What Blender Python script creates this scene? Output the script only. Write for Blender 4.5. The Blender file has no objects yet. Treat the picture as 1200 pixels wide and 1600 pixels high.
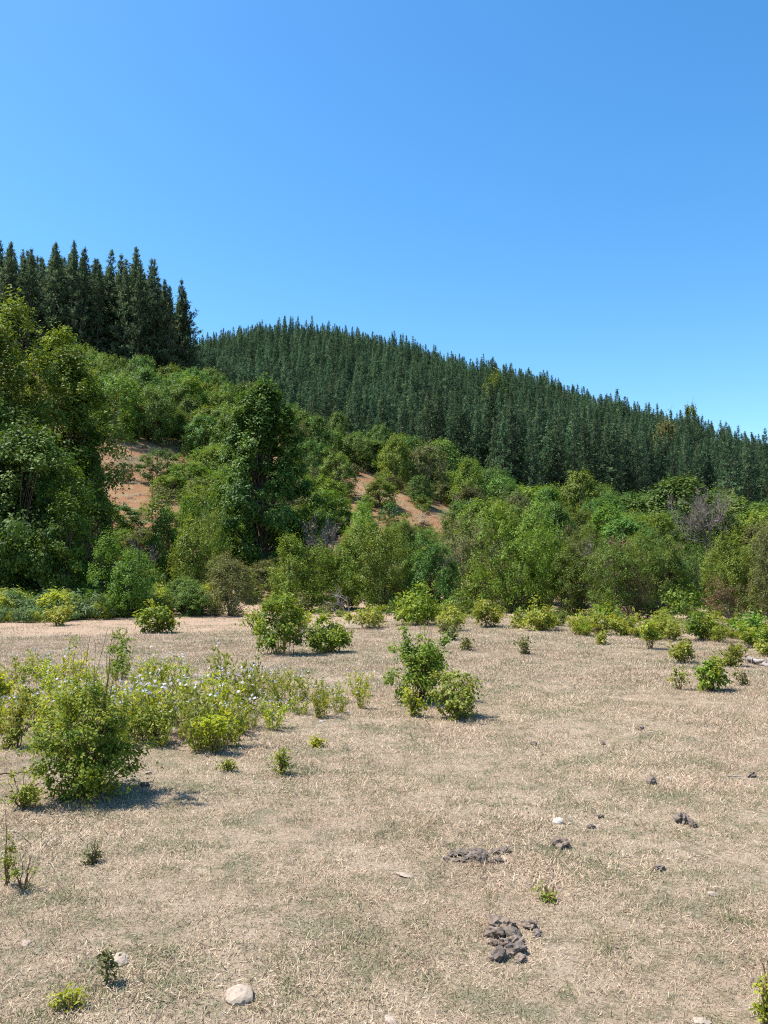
import bpy, bmesh, math
import numpy as np

# ------------------------------------------------------------------ camera, sky, sun
S = bpy.context.scene
COL = S.collection
F_PX, HORIZON_V, EYE = 1209.0, 895.0, 1.6
PITCH = math.atan((HORIZON_V - 800.0) / F_PX)
cam_data = bpy.data.cameras.new('camera')
cam = bpy.data.objects.new('camera', cam_data)
COL.objects.link(cam)
cam.location = (0, 0, EYE)
cam.rotation_euler = (math.pi / 2 + PITCH, 0, 0)
cam_data.sensor_fit = 'VERTICAL'
cam_data.sensor_height = 36.0
cam_data.lens = 36.0 * F_PX / 1600.0
cam_data.clip_start = 0.05
cam_data.clip_end = 6000
S.camera = cam

SUN_EL, SUN_AZ = math.radians(62), math.radians(7)      # SUN_AZ: how far the sun stands ahead of due left
sun_vec = (-math.cos(SUN_EL) * math.cos(SUN_AZ), math.cos(SUN_EL) * math.sin(SUN_AZ), math.sin(SUN_EL))
W = bpy.data.worlds.new('World')
S.world = W
W.use_nodes = True
wn, wl = W.node_tree.nodes, W.node_tree.links
wn.clear()
sky = wn.new('ShaderNodeTexSky')
sky.sky_type = 'NISHITA'
sky.sun_disc = False
sky.sun_elevation = SUN_EL
sky.sun_rotation = math.atan2(sun_vec[0], sun_vec[1])
sky.altitude = 300
sky.air_density = 1.0
sky.dust_density = 0.6
sky.ozone_density = 2.2
hs = wn.new('ShaderNodeHueSaturation')
hs.inputs['Saturation'].default_value = 1.31
hs.inputs['Hue'].default_value = .4955
bg = wn.new('ShaderNodeBackground')
bg.inputs['Strength'].default_value = 0.128
wo = wn.new('ShaderNodeOutputWorld')
wl.new(sky.outputs[0], hs.inputs['Color'])
wl.new(hs.outputs[0], bg.inputs['Color'])
wl.new(bg.outputs[0], wo.inputs['Surface'])

sd = bpy.data.lights.new('sun', 'SUN')
sd.energy = 5.0
sd.angle = math.radians(0.5)
sd.color = (1.0, 0.95, 0.87)
sun = bpy.data.objects.new('sun', sd)
COL.objects.link(sun)
from mathutils import Vector
sun.rotation_euler = Vector(sun_vec).to_track_quat('Z', 'Y').to_euler()
sun.location = (-40, 20, 90)
S.view_settings.view_transform = 'Standard'
S.view_settings.look = 'None'
S.view_settings.gamma = 1.0
S.view_settings.exposure = 1.0
S.render.engine = 'CYCLES'
S.cycles.use_denoising = False
S.cycles.pixel_filter_type = 'BLACKMAN_HARRIS'
S.cycles.filter_width = 1.15
S.cycles.max_bounces = 6
S.cycles.diffuse_bounces = 3
S.cycles.transmission_bounces = 4
S.cycles.transparent_max_bounces = 4

# ------------------------------------------------------------------ pixels and places
CP, SP = math.cos(PITCH), math.sin(PITCH)

def ray(u, v):
    a, b = (u - 600) / F_PX, (800 - v) / F_PX
    return a, CP - b * SP, SP + b * CP

def proj(x, y, z):
    z = z - EYE
    d = y * CP + z * SP
    h = -y * SP + z * CP
    return 600 + F_PX * x / d, 800 - F_PX * h / d

# hill heights: rows are directions (photo columns), columns are distances ahead in metres
HU = np.array([-1500, -300, 0, 200, 300, 400, 500, 600, 800, 1000, 1200, 1500, 2600], float)
HY = np.array([0, 30, 35, 45, 55, 75, 95, 120, 150, 190, 240, 300, 360, 420, 520, 700, 1100], float)
HT = np.array([
    [0, 0, 0, 2, 5, 12, 20, 30, 40, 48, 52, 50, 46, 42, 36, 26, 20],
    [0, 0, 0, 3, 7, 15, 25, 36, 46, 54, 58, 57, 54, 50, 44, 34, 25],
    [0, 0, 0, 3, 6.5, 14, 23, 33.5, 43, 51, 56, 60, 62, 60, 50, 36, 25],
    [0, 0, 0, 3, 6.8, 13.7, 21.5, 31.5, 40, 47, 51, 62, 80, 90, 82, 60, 40],
    [0, 0, 0, 3, 6, 12.5, 20, 29, 33, 35, 47, 68, 92, 107, 98, 72, 45],
    [0, 0, 0, 2.5, 5, 10.5, 17.5, 25, 26, 29, 46, 72, 98, 114, 103, 76, 45],
    [0, 0, 0, 2, 4, 9.5, 15.5, 20, 20, 26, 46, 73, 100, 115, 103, 76, 45],
    [0, 0, 0, 2, 4, 9, 14, 16, 16, 24, 43, 68, 92, 105, 95, 70, 42],
    [0, 0, 0, 1.5, 3, 6, 8, 9, 12, 22, 39, 59, 77, 84, 75, 55, 36],
    [0, 0, 0, 1, 2, 3.6, 5, 7, 11, 19, 32, 45, 55, 57, 50, 38, 28],
    [0, 0, 0, .8, 1.5, 2.6, 4, 6, 9, 14, 22, 30, 34, 33, 29, 24, 20],
    [0, 0, 0, .5, 1, 2, 3.5, 5, 9, 15, 23, 28, 29, 27, 23, 18, 15],
    [0, 0, 0, .5, 1, 2, 3, 4, 6, 9, 12, 13, 13, 12, 11, 10, 9]])
_DU = np.arange(-1500, 2601, 20.0)
_DY = np.arange(0, 1101, 2.5)
_T = np.stack([np.interp(_DY, HY, r) for r in HT])
_T = np.stack([np.interp(_DU, HU, _T[:, j]) for j in range(len(_DY))], 1)
for ax, k in ((0, 5), (1, 5), (0, 3), (1, 3)):
    pad = [(0, 0), (0, 0)]
    pad[ax] = (k // 2, k // 2)
    P = np.pad(_T, pad, mode='edge')
    _T = sum(np.take(P, np.arange(i, i + _T.shape[ax]), axis=ax) for i in range(k)) / k

def bump2(x, y):
    return (np.sin(x * 1.3 + .7 * np.sin(y * .9)) * np.cos(y * 1.1 + .4 * np.sin(x * .6)) * .022
            + np.sin(x * 3.7 + y * 2.3 + np.sin(y * 3.1)) * .008 + np.sin(x * .31 + 1) * np.cos(y * .23) * .04)

def ground_h(x, y):
    x, y = np.asarray(x, float), np.asarray(y, float)
    u = np.clip(600 + F_PX * x / np.maximum(y, 1.0), -1499, 2599)
    fu = (u + 1500) / 20.0
    fy = np.clip(y, 0, 1099) / 2.5
    i, j = np.clip(fu.astype(int), 0, _T.shape[0] - 2), np.clip(fy.astype(int), 0, _T.shape[1] - 2)
    a, b = fu - i, fy - j
    h = (_T[i, j] * (1 - a) * (1 - b) + _T[i + 1, j] * a * (1 - b) + _T[i, j + 1] * (1 - a) * b + _T[i + 1, j + 1] * a * b)
    rough = np.clip((y - 36) / 30, 0, 1) * (np.sin(x * .21 + 1.3 * np.sin(y * .11)) * np.cos(y * .17) * .8)
    return h + rough + bump2(x, y) * np.clip((60 - y) / 20, 0, 1)

def on_ground(u, v):
    """field point seen at photo pixel u, v"""
    dx, dy, dz = ray(u, v)
    y = EYE / -dz * dy
    for _ in range(3):
        y = (EYE - float(ground_h(y * dx / dy, y))) / -dz * dy
    return y * dx / dy, y

def at_depth(u, y):
    return (u - 600) / F_PX * y, y

# ------------------------------------------------------------------ materials
MATS = {}

def new_mat(name):
    m = bpy.data.materials.new(name)
    m.use_nodes = True
    m.node_tree.nodes.clear()
    MATS[name] = m
    return m, m.node_tree.nodes, m.node_tree.links

def ramp(n, stops):
    r = n.new('ShaderNodeValToRGB')
    e = r.color_ramp.elements
    while len(e) < len(stops):
        e.new(.5)
    for k, (p, c) in enumerate(stops):
        e[k].position = p
        e[k].color = (*c, 1)
    return r

def leaf_mat(name, c0, c1, c2, trans=.3, var=.35, rough=.6, hue=.03, spec=.22):
    m, n, l = new_mat(name)
    at = n.new('ShaderNodeAttribute')
    at.attribute_name = 'tint'
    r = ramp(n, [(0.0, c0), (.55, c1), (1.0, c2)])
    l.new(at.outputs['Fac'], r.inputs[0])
    oi = n.new('ShaderNodeObjectInfo')
    mv = n.new('ShaderNodeMapRange')
    mv.inputs['To Min'].default_value = 1 - var
    mv.inputs['To Max'].default_value = 1 + var
    l.new(oi.outputs['Random'], mv.inputs['Value'])
    mul = n.new('ShaderNodeMath')
    mul.operation = 'MULTIPLY'
    mul.inputs[1].default_value = 7.31
    l.new(oi.outputs['Random'], mul.inputs[0])
    fr = n.new('ShaderNodeMath')
    fr.operation = 'FRACT'
    l.new(mul.outputs[0], fr.inputs[0])
    mh = n.new('ShaderNodeMapRange')
    mh.inputs['To Min'].default_value = .496 - hue * 1.1
    mh.inputs['To Max'].default_value = .496 + hue * .35
    l.new(fr.outputs[0], mh.inputs['Value'])
    h = n.new('ShaderNodeHueSaturation')
    l.new(scaled(n, l, r.outputs[0], .85), h.inputs['Color'])
    l.new(mv.outputs[0], h.inputs['Value'])
    l.new(mh.outputs[0], h.inputs['Hue'])
    p = n.new('ShaderNodeBsdfPrincipled')
    p.inputs['Roughness'].default_value = rough
    p.inputs['Specular IOR Level'].default_value = spec
    l.new(h.outputs[0], p.inputs['Base Color'])
    t = n.new('ShaderNodeBsdfTranslucent')
    h2 = n.new('ShaderNodeHueSaturation')
    h2.inputs['Hue'].default_value = .485
    h2.inputs['Saturation'].default_value = 1.1
    h2.inputs['Value'].default_value = 1.25
    l.new(h.outputs[0], h2.inputs['Color'])
    l.new(h2.outputs[0], t.inputs['Color'])
    mx = n.new('ShaderNodeMixShader')
    mx.inputs[0].default_value = trans
    l.new(p.outputs[0], mx.inputs[1])
    l.new(t.outputs[0], mx.inputs[2])
    o = n.new('ShaderNodeOutputMaterial')
    l.new(mx.outputs[0], o.inputs['Surface'])
    return m

def noise(n, l, vec, scale, detail=4, rough=.6):
    t = n.new('ShaderNodeTexNoise')
    t.inputs['Scale'].default_value = scale
    t.inputs['Detail'].default_value = detail
    t.inputs['Roughness'].default_value = rough
    if vec is not None:
        l.new(vec, t.inputs['Vector'])
    return t

def mixc(n, l, fac, a, b, mode='MIX'):
    m = n.new('ShaderNodeMix')
    m.data_type = 'RGBA'
    m.blend_type = mode
    for k, v in ((0, fac), (6, a), (7, b)):
        if isinstance(v, (int, float)):
            m.inputs[k].default_value = v
        elif isinstance(v, tuple):
            m.inputs[k].default_value = (*v, 1)
        else:
            l.new(v, m.inputs[k])
    return m.outputs[2]

def scaled(n, l, col, k):
    h = n.new('ShaderNodeHueSaturation')
    h.inputs['Value'].default_value = k
    l.new(col, h.inputs['Color'])
    return h.outputs[0]

def smooth(n, l, val, lo, hi):
    m = n.new('ShaderNodeMapRange')
    m.interpolation_type = 'SMOOTHSTEP'
    m.inputs['From Min'].default_value = lo
    m.inputs['From Max'].default_value = hi
    l.new(val, m.inputs['Value'])
    return m.outputs[0]

def finish(n, l, col, rough=.9, bump=None, dist=.01, strength=.6, spec=.2):
    p = n.new('ShaderNodeBsdfPrincipled')
    p.inputs['Roughness'].default_value = rough
    p.inputs['Specular IOR Level'].default_value = spec
    if isinstance(col, tuple):
        p.inputs['Base Color'].default_value = (*col, 1)
    else:
        l.new(col, p.inputs['Base Color'])
    if bump is not None:
        b = n.new('ShaderNodeBump')
        b.inputs['Strength'].default_value = strength
        b.inputs['Distance'].default_value = dist
        l.new(bump, b.inputs['Height'])
        l.new(b.outputs[0], p.inputs['Normal'])
    o = n.new('ShaderNodeOutputMaterial')
    l.new(p.outputs[0], o.inputs['Surface'])

def soil_mat(name, a, b, c, s1, s2, bumpd=.02):
    m, n, l = new_mat(name)
    g = n.new('ShaderNodeNewGeometry')
    pos = g.outputs['Position']
    n1 = noise(n, l, pos, s1, 5)
    n2 = noise(n, l, pos, s2, 6, .7)
    col = mixc(n, l, smooth(n, l, n1.outputs[0], .4, .62), a, b)
    col = scaled(n, l, mixc(n, l, smooth(n, l, n2.outputs[0], .5, .72), col, c), .72)
    finish(n, l, col, .95, n2.outputs[0], bumpd)
    return m

leaf_mat('leaf_rose', (.085, .165, .02), (.175, .28, .032), (.36, .41, .058), .38, .15)
leaf_mat('leaf_lime', (.14, .195, .028), (.245, .295, .045), (.39, .39, .085), .36, .2, hue=.015)
leaf_mat('leaf_weed', (.19, .28, .03), (.34, .43, .05), (.56, .57, .11), .5, .15, hue=.02)
leaf_mat('leaf_turf', (.10, .13, .05), (.16, .19, .075), (.24, .25, .12), .3, .2)
leaf_mat('leaf_oak', (.060, .112, .014), (.130, .205, .028), (.29, .355, .056), .32, .25, hue=.02)
leaf_mat('leaf_mid', (.043, .102, .019), (.094, .194, .034), (.205, .325, .064), .33, .25, hue=.025)
leaf_mat('leaf_dark', (.032, .080, .013), (.074, .152, .023), (.19, .285, .046), .3, .12, hue=.01)
leaf_mat('leaf_bright', (.064, .136, .015), (.132, .242, .029), (.27, .385, .056), .34, .22, hue=.02)
leaf_mat('leaf_olive', (.08, .10, .028), (.13, .15, .042), (.22, .22, .075), .28, .3, hue=.02)
leaf_mat('leaf_fern', (.07, .145, .04), (.13, .225, .07), (.25, .34, .135), .3, .2, hue=.015)
leaf_mat('leaf_brown', (.10, .07, .03), (.17, .115, .055), (.26, .19, .10), .25, .2, hue=.01)
leaf_mat('leaf_gray', (.17, .14, .12), (.25, .21, .185), (.34, .30, .26), .1, .15, hue=.01)
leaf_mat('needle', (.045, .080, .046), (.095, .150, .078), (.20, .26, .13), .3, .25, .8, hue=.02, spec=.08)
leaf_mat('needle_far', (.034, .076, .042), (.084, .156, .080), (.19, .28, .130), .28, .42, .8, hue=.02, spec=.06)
leaf_mat('petal', (.50, .48, .58), (.62, .60, .66), (.70, .68, .70), .3, .05, hue=.0)
leaf_mat('flower_red', (.55, .14, .05), (.6, .2, .08), (.6, .3, .15), .3, .05, hue=.0)
soil_mat('bark', (.12, .09, .065), (.20, .16, .12), (.06, .045, .03), 3, 25, .01)
soil_mat('bark_pine', (.10, .075, .058), (.16, .125, .10), (.05, .04, .03), 2, 15, .01)
soil_mat('cane', (.20, .13, .06), (.30, .20, .10), (.12, .07, .035), 5, 40, .002)
soil_mat('cane_green', (.20, .22, .07), (.28, .24, .10), (.22, .12, .06), 5, 40, .002)
soil_mat('dead_wood', (.34, .29, .26), (.44, .39, .35), (.22, .18, .16), 3, 30, .004)
soil_mat('twig_gray', (.25, .20, .19), (.33, .27, .25), (.17, .13, .12), 3, 30, .004)
soil_mat('stone_white', (.66, .62, .55), (.52, .46, .39), (.38, .32, .26), 12, 60, .004)
soil_mat('stone_pale', (.48, .385, .30), (.40, .32, .25), (.31, .245, .19), 12, 60, .004)
soil_mat('clod_gray', (.22, .175, .142), (.13, .104, .085), (.32, .26, .21), 20, 90, .008)
soil_mat('clod_brown', (.28, .215, .165), (.18, .13, .10), (.38, .30, .23), 20, 90, .008)

def field_colour(n, l, pos, fine=True):
    """the dry turf colour shared by the soil sheet and the blades that grow on it"""
    big = noise(n, l, pos, .35, 4, .6)
    mid = noise(n, l, pos, 1.9, 4, .6)
    sml = noise(n, l, pos, 9.0, 4, .65)
    return big.outputs[0], mid.outputs[0], sml.outputs[0]

def sand_mask(n, l, pos, wob):
    """the bare sandy track along the far side of the field (left) and its thin edge (right)"""
    sp = n.new('ShaderNodeSeparateXYZ')
    l.new(pos, sp.inputs[0])
    ad = n.new('ShaderNodeMath')
    ad.operation = 'MULTIPLY_ADD'
    l.new(wob, ad.inputs[0])
    ad.inputs[1].default_value = 5.0
    l.new(sp.outputs['Y'], ad.inputs[2])
    rt = smooth(n, l, sp.outputs['X'], -7.0, 1.0)   # the track leaves the field to the right of the middle
    ad2 = n.new('ShaderNodeMath')
    ad2.operation = 'MULTIPLY_ADD'
    l.new(rt, ad2.inputs[0])
    ad2.inputs[1].default_value = -5.5
    l.new(ad.outputs[0], ad2.inputs[2])
    return smooth(n, l, ad2.outputs[0], 21.5, 24.5)

m, n, l = new_mat('field_soil')
g = n.new('ShaderNodeNewGeometry')
pos = g.outputs['Position']
big, mid, sml = field_colour(n, l, pos)
fine = noise(n, l, pos, 55, 5, .75).outputs[0]
vf = n.new('ShaderNodeTexVoronoi')
vf.inputs['Scale'].default_value = 38
l.new(pos, vf.inputs['Vector'])
col = mixc(n, l, smooth(n, l, mid, .38, .66), (.47, .365, .255), (.43, .31, .215))
col = mixc(n, l, smooth(n, l, sml, .50, .64), col, (.26, .215, .13))
col = mixc(n, l, smooth(n, l, mid, .54, .66), col, (.29, .25, .16))
col = mixc(n, l, smooth(n, l, fine, .50, .66), col, (.55, .45, .32))
col = mixc(n, l, smooth(n, l, fine, .46, .34), col, (.17, .125, .08))
col = mixc(n, l, sand_mask(n, l, pos, big), col, mixc(n, l, fine, (.44, .30, .20), (.56, .41, .29)))
finish(n, l, scaled(n, l, col, .62), .95, fine, .02, .8)

m, n, l = new_mat('dry_blade')
g = n.new('ShaderNodeNewGeometry')
pos = g.outputs['Position']
big, mid, sml = field_colour(n, l, pos)
oi = n.new('ShaderNodeObjectInfo')
at = n.new('ShaderNodeAttribute')
at.attribute_name = 'tint'
r = ramp(n, [(0, (.26, .18, .12)), (.3, (.48, .355, .25)), (.7, (.69, .53, .36)), (1, (.85, .725, .555))])
l.new(at.outputs['Fac'], r.inputs[0])
r2 = ramp(n, [(0, (.14, .15, .07)), (.5, (.30, .285, .16)), (1, (.22, .25, .12))])
l.new(at.outputs['Fac'], r2.inputs[0])
ad = n.new('ShaderNodeMath')
ad.operation = 'MULTIPLY_ADD'
l.new(oi.outputs['Random'], ad.inputs[0])
ad.inputs[1].default_value = .26
mm = n.new('ShaderNodeMix')
mm.inputs[0].default_value = .45
l.new(mid, mm.inputs[2])
l.new(sml, mm.inputs[3])
l.new(mm.outputs[0], ad.inputs[2])
col = mixc(n, l, smooth(n, l, ad.outputs[0], .55, .78), r.outputs[0], r2.outputs[0])
col = scaled(n, l, mixc(n, l, smooth(n, l, big, .42, .62), col, mixc(n, l, .3, col, (.52, .34, .25))), .86)
p = n.new('ShaderNodeBsdfPrincipled')
p.inputs['Roughness'].default_value = .7
p.inputs['Specular IOR Level'].default_value = .25
l.new(col, p.inputs['Base Color'])
t = n.new('ShaderNodeBsdfTranslucent')
l.new(col, t.inputs['Color'])
mx = n.new('ShaderNodeMixShader')
mx.inputs[0].default_value = .25
l.new(p.outputs[0], mx.inputs[1])
l.new(t.outputs[0], mx.inputs[2])
o = n.new('ShaderNodeOutputMaterial')
l.new(mx.outputs[0], o.inputs['Surface'])

m, n, l = new_mat('hill_soil')
g = n.new('ShaderNodeNewGeometry')
pos = g.outputs['Position']
a = noise(n, l, pos, .12, 5).outputs[0]
b = noise(n, l, pos, .9, 6, .7).outputs[0]
c = noise(n, l, pos, 5, 5, .7).outputs[0]
col = mixc(n, l, smooth(n, l, b, .40, .62), (.44, .215, .10), (.54, .32, .165))
col = mixc(n, l, smooth(n, l, c, .52, .68), col, (.33, .20, .12))
col = mixc(n, l, smooth(n, l, b, .52, .60), col, (.40, .33, .18))
col = mixc(n, l, smooth(n, l, a, .50, .66), col, (.24, .20, .10))
finish(n, l, scaled(n, l, col, .53), .95, c, .5)
MATS_ALL = MATS

# ------------------------------------------------------------------ mesh tools
def mk_mesh(name, parts, smooth_shade=False):
    """parts: list of (V (n,3), F (m,3|4), material name, tint (n,) or None)"""
    me = bpy.data.meshes.new(name)
    V = np.concatenate([p[0] for p in parts]).astype(np.float32)
    me.vertices.add(len(V))
    me.vertices.foreach_set('co', V.ravel())
    mats, loops, starts, mi, off, lo = [], [], [], [], 0, 0
    for v, f, mat, t in parts:
        if mat not in mats:
            mats.append(mat)
        f = np.asarray(f)
        loops.append((f + off).ravel())
        k = f.shape[1]
        starts.append(lo + np.arange(len(f)) * k)
        mi.append(np.full(len(f), mats.index(mat)))
        lo += f.size
        off += len(v)
    loops, starts, mi = np.concatenate(loops), np.concatenate(starts), np.concatenate(mi)
    me.loops.add(len(loops))
    me.loops.foreach_set('vertex_index', loops.astype(np.int32))
    me.polygons.add(len(starts))
    me.polygons.foreach_set('loop_start', starts.astype(np.int32))
    for mm in mats:
        me.materials.append(MATS[mm])
    me.polygons.foreach_set('material_index', mi.astype(np.int32))
    if smooth_shade:
        me.polygons.foreach_set('use_smooth', np.ones(len(starts), bool))
    if any(p[3] is not None for p in parts):
        t = np.concatenate([p[3] if p[3] is not None else np.full(len(p[0]), .5) for p in parts])
        a = me.attributes.new('tint', 'FLOAT', 'POINT')
        a.data.foreach_set('value', t.astype(np.float32))
    me.update(calc_edges=True)
    return me

def norm(v):
    return v / np.maximum(np.linalg.norm(v, axis=-1, keepdims=True), 1e-9)

def leaves(rng, pos, nrm, dirv, L, Wd, fold=.12):
    """diamond leaves, slightly folded along the midrib"""
    nrm = norm(nrm)
    d = norm(dirv - nrm * np.sum(dirv * nrm, -1, keepdims=True))
    s = np.cross(nrm, d)
    L = np.broadcast_to(np.asarray(L, float), (len(pos),))[:, None]
    Wd = np.broadcast_to(np.asarray(Wd, float), (len(pos),))[:, None]
    up = nrm * Wd * fold
    V = np.stack([pos, pos + d * L * .45 + s * Wd * .5 + up, pos + d * L - up, pos + d * L * .45 - s * Wd * .5 + up], 1)
    return V.reshape(-1, 3), np.arange(len(pos) * 4).reshape(-1, 4)

def tube(pts, rad, sides=5):
    pts, rad = np.asarray(pts, float), np.asarray(rad, float)
    k = len(pts)
    tan = norm(np.gradient(pts, axis=0))
    ref = np.tile(np.array([.31, .95, .05]), (k, 1))
    a = norm(np.cross(tan, ref))
    b = np.cross(tan, a)
    ang = np.arange(sides) * 2 * math.pi / sides
    V = pts[:, None] + rad[:, None, None] * (np.cos(ang)[None, :, None] * a[:, None] + np.sin(ang)[None, :, None] * b[:, None])
    i = np.arange(k - 1)[:, None] * sides
    j = np.arange(sides)[None]
    jn = (j + 1) % sides
    Fq = np.stack([i + j, i + jn, i + sides + jn, i + sides + j], -1).reshape(-1, 4)
    return V.reshape(-1, 3), Fq

def join_tubes(ts):
    V, Fq, off = [], [], 0
    for v, f in ts:
        V.append(v)
        Fq.append(f + off)
        off += len(v)
    return np.concatenate(V), np.concatenate(Fq)

def bez(p0, p1, p2, k):
    t = np.linspace(0, 1, k)[:, None]
    return (1 - t) ** 2 * p0 + 2 * t * (1 - t) * p1 + t ** 2 * p2

SHAPES = {
    'round': lambda t: np.sqrt(np.clip(1 - (2 * t - 1) ** 2, 0, 1)) ** .8,
    'dome': lambda t: np.clip(1 - t, 0, 1) ** .42 * np.clip(.62 + t * 1.6, 0, 1),
    'oval': lambda t: np.clip(np.sin(math.pi * np.clip(t * .86 + .12, 0, 1)), 0, 1) ** .62,
    'cone': lambda t: np.clip(1 - t, 0, 1) ** .62 * np.clip(.55 + t * 2.2, 0, 1) * 1.1 + .05,
}

def tree_meshes(seed, H, R, z0, shape, leaf, n_clump, per, cl_r, L, Wd, bark='bark', trunk_r=None, lobes=.22, droop=.25,
                shell=.5, upright=.0, flat=.65, multi=1):
    """returns trunk mesh (stem and limbs) and crown mesh (leaves in clumps) for a tree of height H, crown radius R"""
    rng = np.random.default_rng(seed)
    trunk_r = trunk_r or H * .018 + .03
    tops = [np.array([0, 0, 0.])] if multi == 1 else [np.append(rng.normal(0, R * .33, 2), 0) for _ in range(multi)]
    t = rng.random(n_clump) ** .9
    th = rng.random(n_clump) * 2 * math.pi
    ph = rng.random(4) * 6.28
    lob = 1 + lobes * (np.sin(3 * th + ph[0] + 4 * t) * .6 + np.sin(5 * th + ph[1] - 7 * t) * .5 + np.sin(2 * th + ph[2]) * .4)
    rr = R * SHAPES[shape](t) * lob * (shell + (1 - shell) * np.sqrt(rng.random(n_clump)))
    cz = z0 + (H - z0) * t * (1 - cl_r * .5 / H)
    C = np.stack([rr * np.cos(th), rr * np.sin(th), cz], 1)
    which = rng.integers(0, len(tops), n_clump)
    hs_ = np.array([1.0] + [rng.uniform(.72, .95) for _ in tops[1:]])
    for k, tp in enumerate(tops):
        mk = which == k
        C[mk, :2] = C[mk, :2] * (1 if multi == 1 else .72) + tp[:2]
        C[mk, 2] = z0 + (C[mk, 2] - z0) * hs_[k]
    ct = rng.random(n_clump)
    cs = rng.uniform(.5, 1.35, n_clump) * cl_r
    idx = np.repeat(np.arange(n_clump), rng.poisson(per, n_clump))
    n_ = len(idx)
    off = rng.normal(0, 1, (n_, 3))
    off = norm(off) * (rng.random((n_, 1)) ** .45)
    off[:, 2] *= flat
    cax = norm(norm(C - np.array([0, 0, z0 + .3 * (H - z0)])) * .8 + rng.normal(0, .55, (n_clump, 3)) + np.array([0, 0, .25 + upright]))
    sh = rng.normal(0, 1, (n_clump, 5, 3)) * .55 + cax[:, None]          # a few leafy shoots stick out of each clump
    sh = norm(sh)[idx, rng.integers(0, 5, n_)]
    run = rng.random((n_, 1)) ** 1.3 * np.where(rng.random((n_, 1)) < .52, 1.75, .3)
    P = C[idx] + (off * (.85 - .36 * run) + sh * run * .8) * cs[idx][:, None]
    P[:, 2] -= droop * cl_r * (off[:, 0] ** 2 + off[:, 1] ** 2)
    P[:, 2] += upright * cl_r * rng.random(n_)
    axis = np.array([0, 0, z0 + .4 * (H - z0)])
    out = norm(P - axis)
    nr = norm(off + sh * run) * .7 + out * .3 + np.array([0, 0, .45]) + rng.normal(0, .38, (n_, 3))
    dv = out * .7 + rng.normal(0, .7, (n_, 3)) + np.array([0, 0, -droop + upright])
    sz = rng.uniform(.65, 1.3, n_)
    V, Fq = leaves(rng, P, nr, dv, L * sz, Wd * sz)
    tint = np.clip(ct[idx] * .45 + rng.random(n_) * .55, 0, 1)
    crown = mk_mesh('crown', [(V, Fq, leaf, np.repeat(tint, 4))])
    ts = []
    for k, tp in enumerate(tops):
        top = np.array([tp[0] * .9 + rng.normal(0, R * .06), tp[1] * .9 + rng.normal(0, R * .06), (z0 + (H - z0) * .86) * hs_[k]])
        pts = bez(np.array([tp[0] * .12, tp[1] * .12, -.25]), np.array([tp[0] * .55 + rng.normal(0, R * .08), tp[1] * .55, top[2] * .5]), top, 9)
        rad = trunk_r * (1 - np.linspace(0, .9, 9)) / math.sqrt(multi)
        rad[0] *= 1.35
        ts.append(tube(pts, rad, 7))
        own = np.where(which == k)[0]
        for c in own[: max(6, len(own) // 5)]:
            f = np.clip((C[c, 2] - .28 * (H - z0)) / top[2], .12, .95) * rng.uniform(.6, .95)
            q = pts[min(8, max(1, int(f * 8)))]
            mid = (q + C[c]) / 2 + np.array([0, 0, .12 * np.linalg.norm(C[c] - q)])
            ts.append(tube(bez(q, mid, C[c], 5), trunk_r * .32 / math.sqrt(multi) * np.linspace(1, .25, 5), 4))
    V, Fq = join_tubes(ts)
    trunk = mk_mesh('trunk', [(V, Fq, bark, None)], True)
    return trunk, crown

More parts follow.
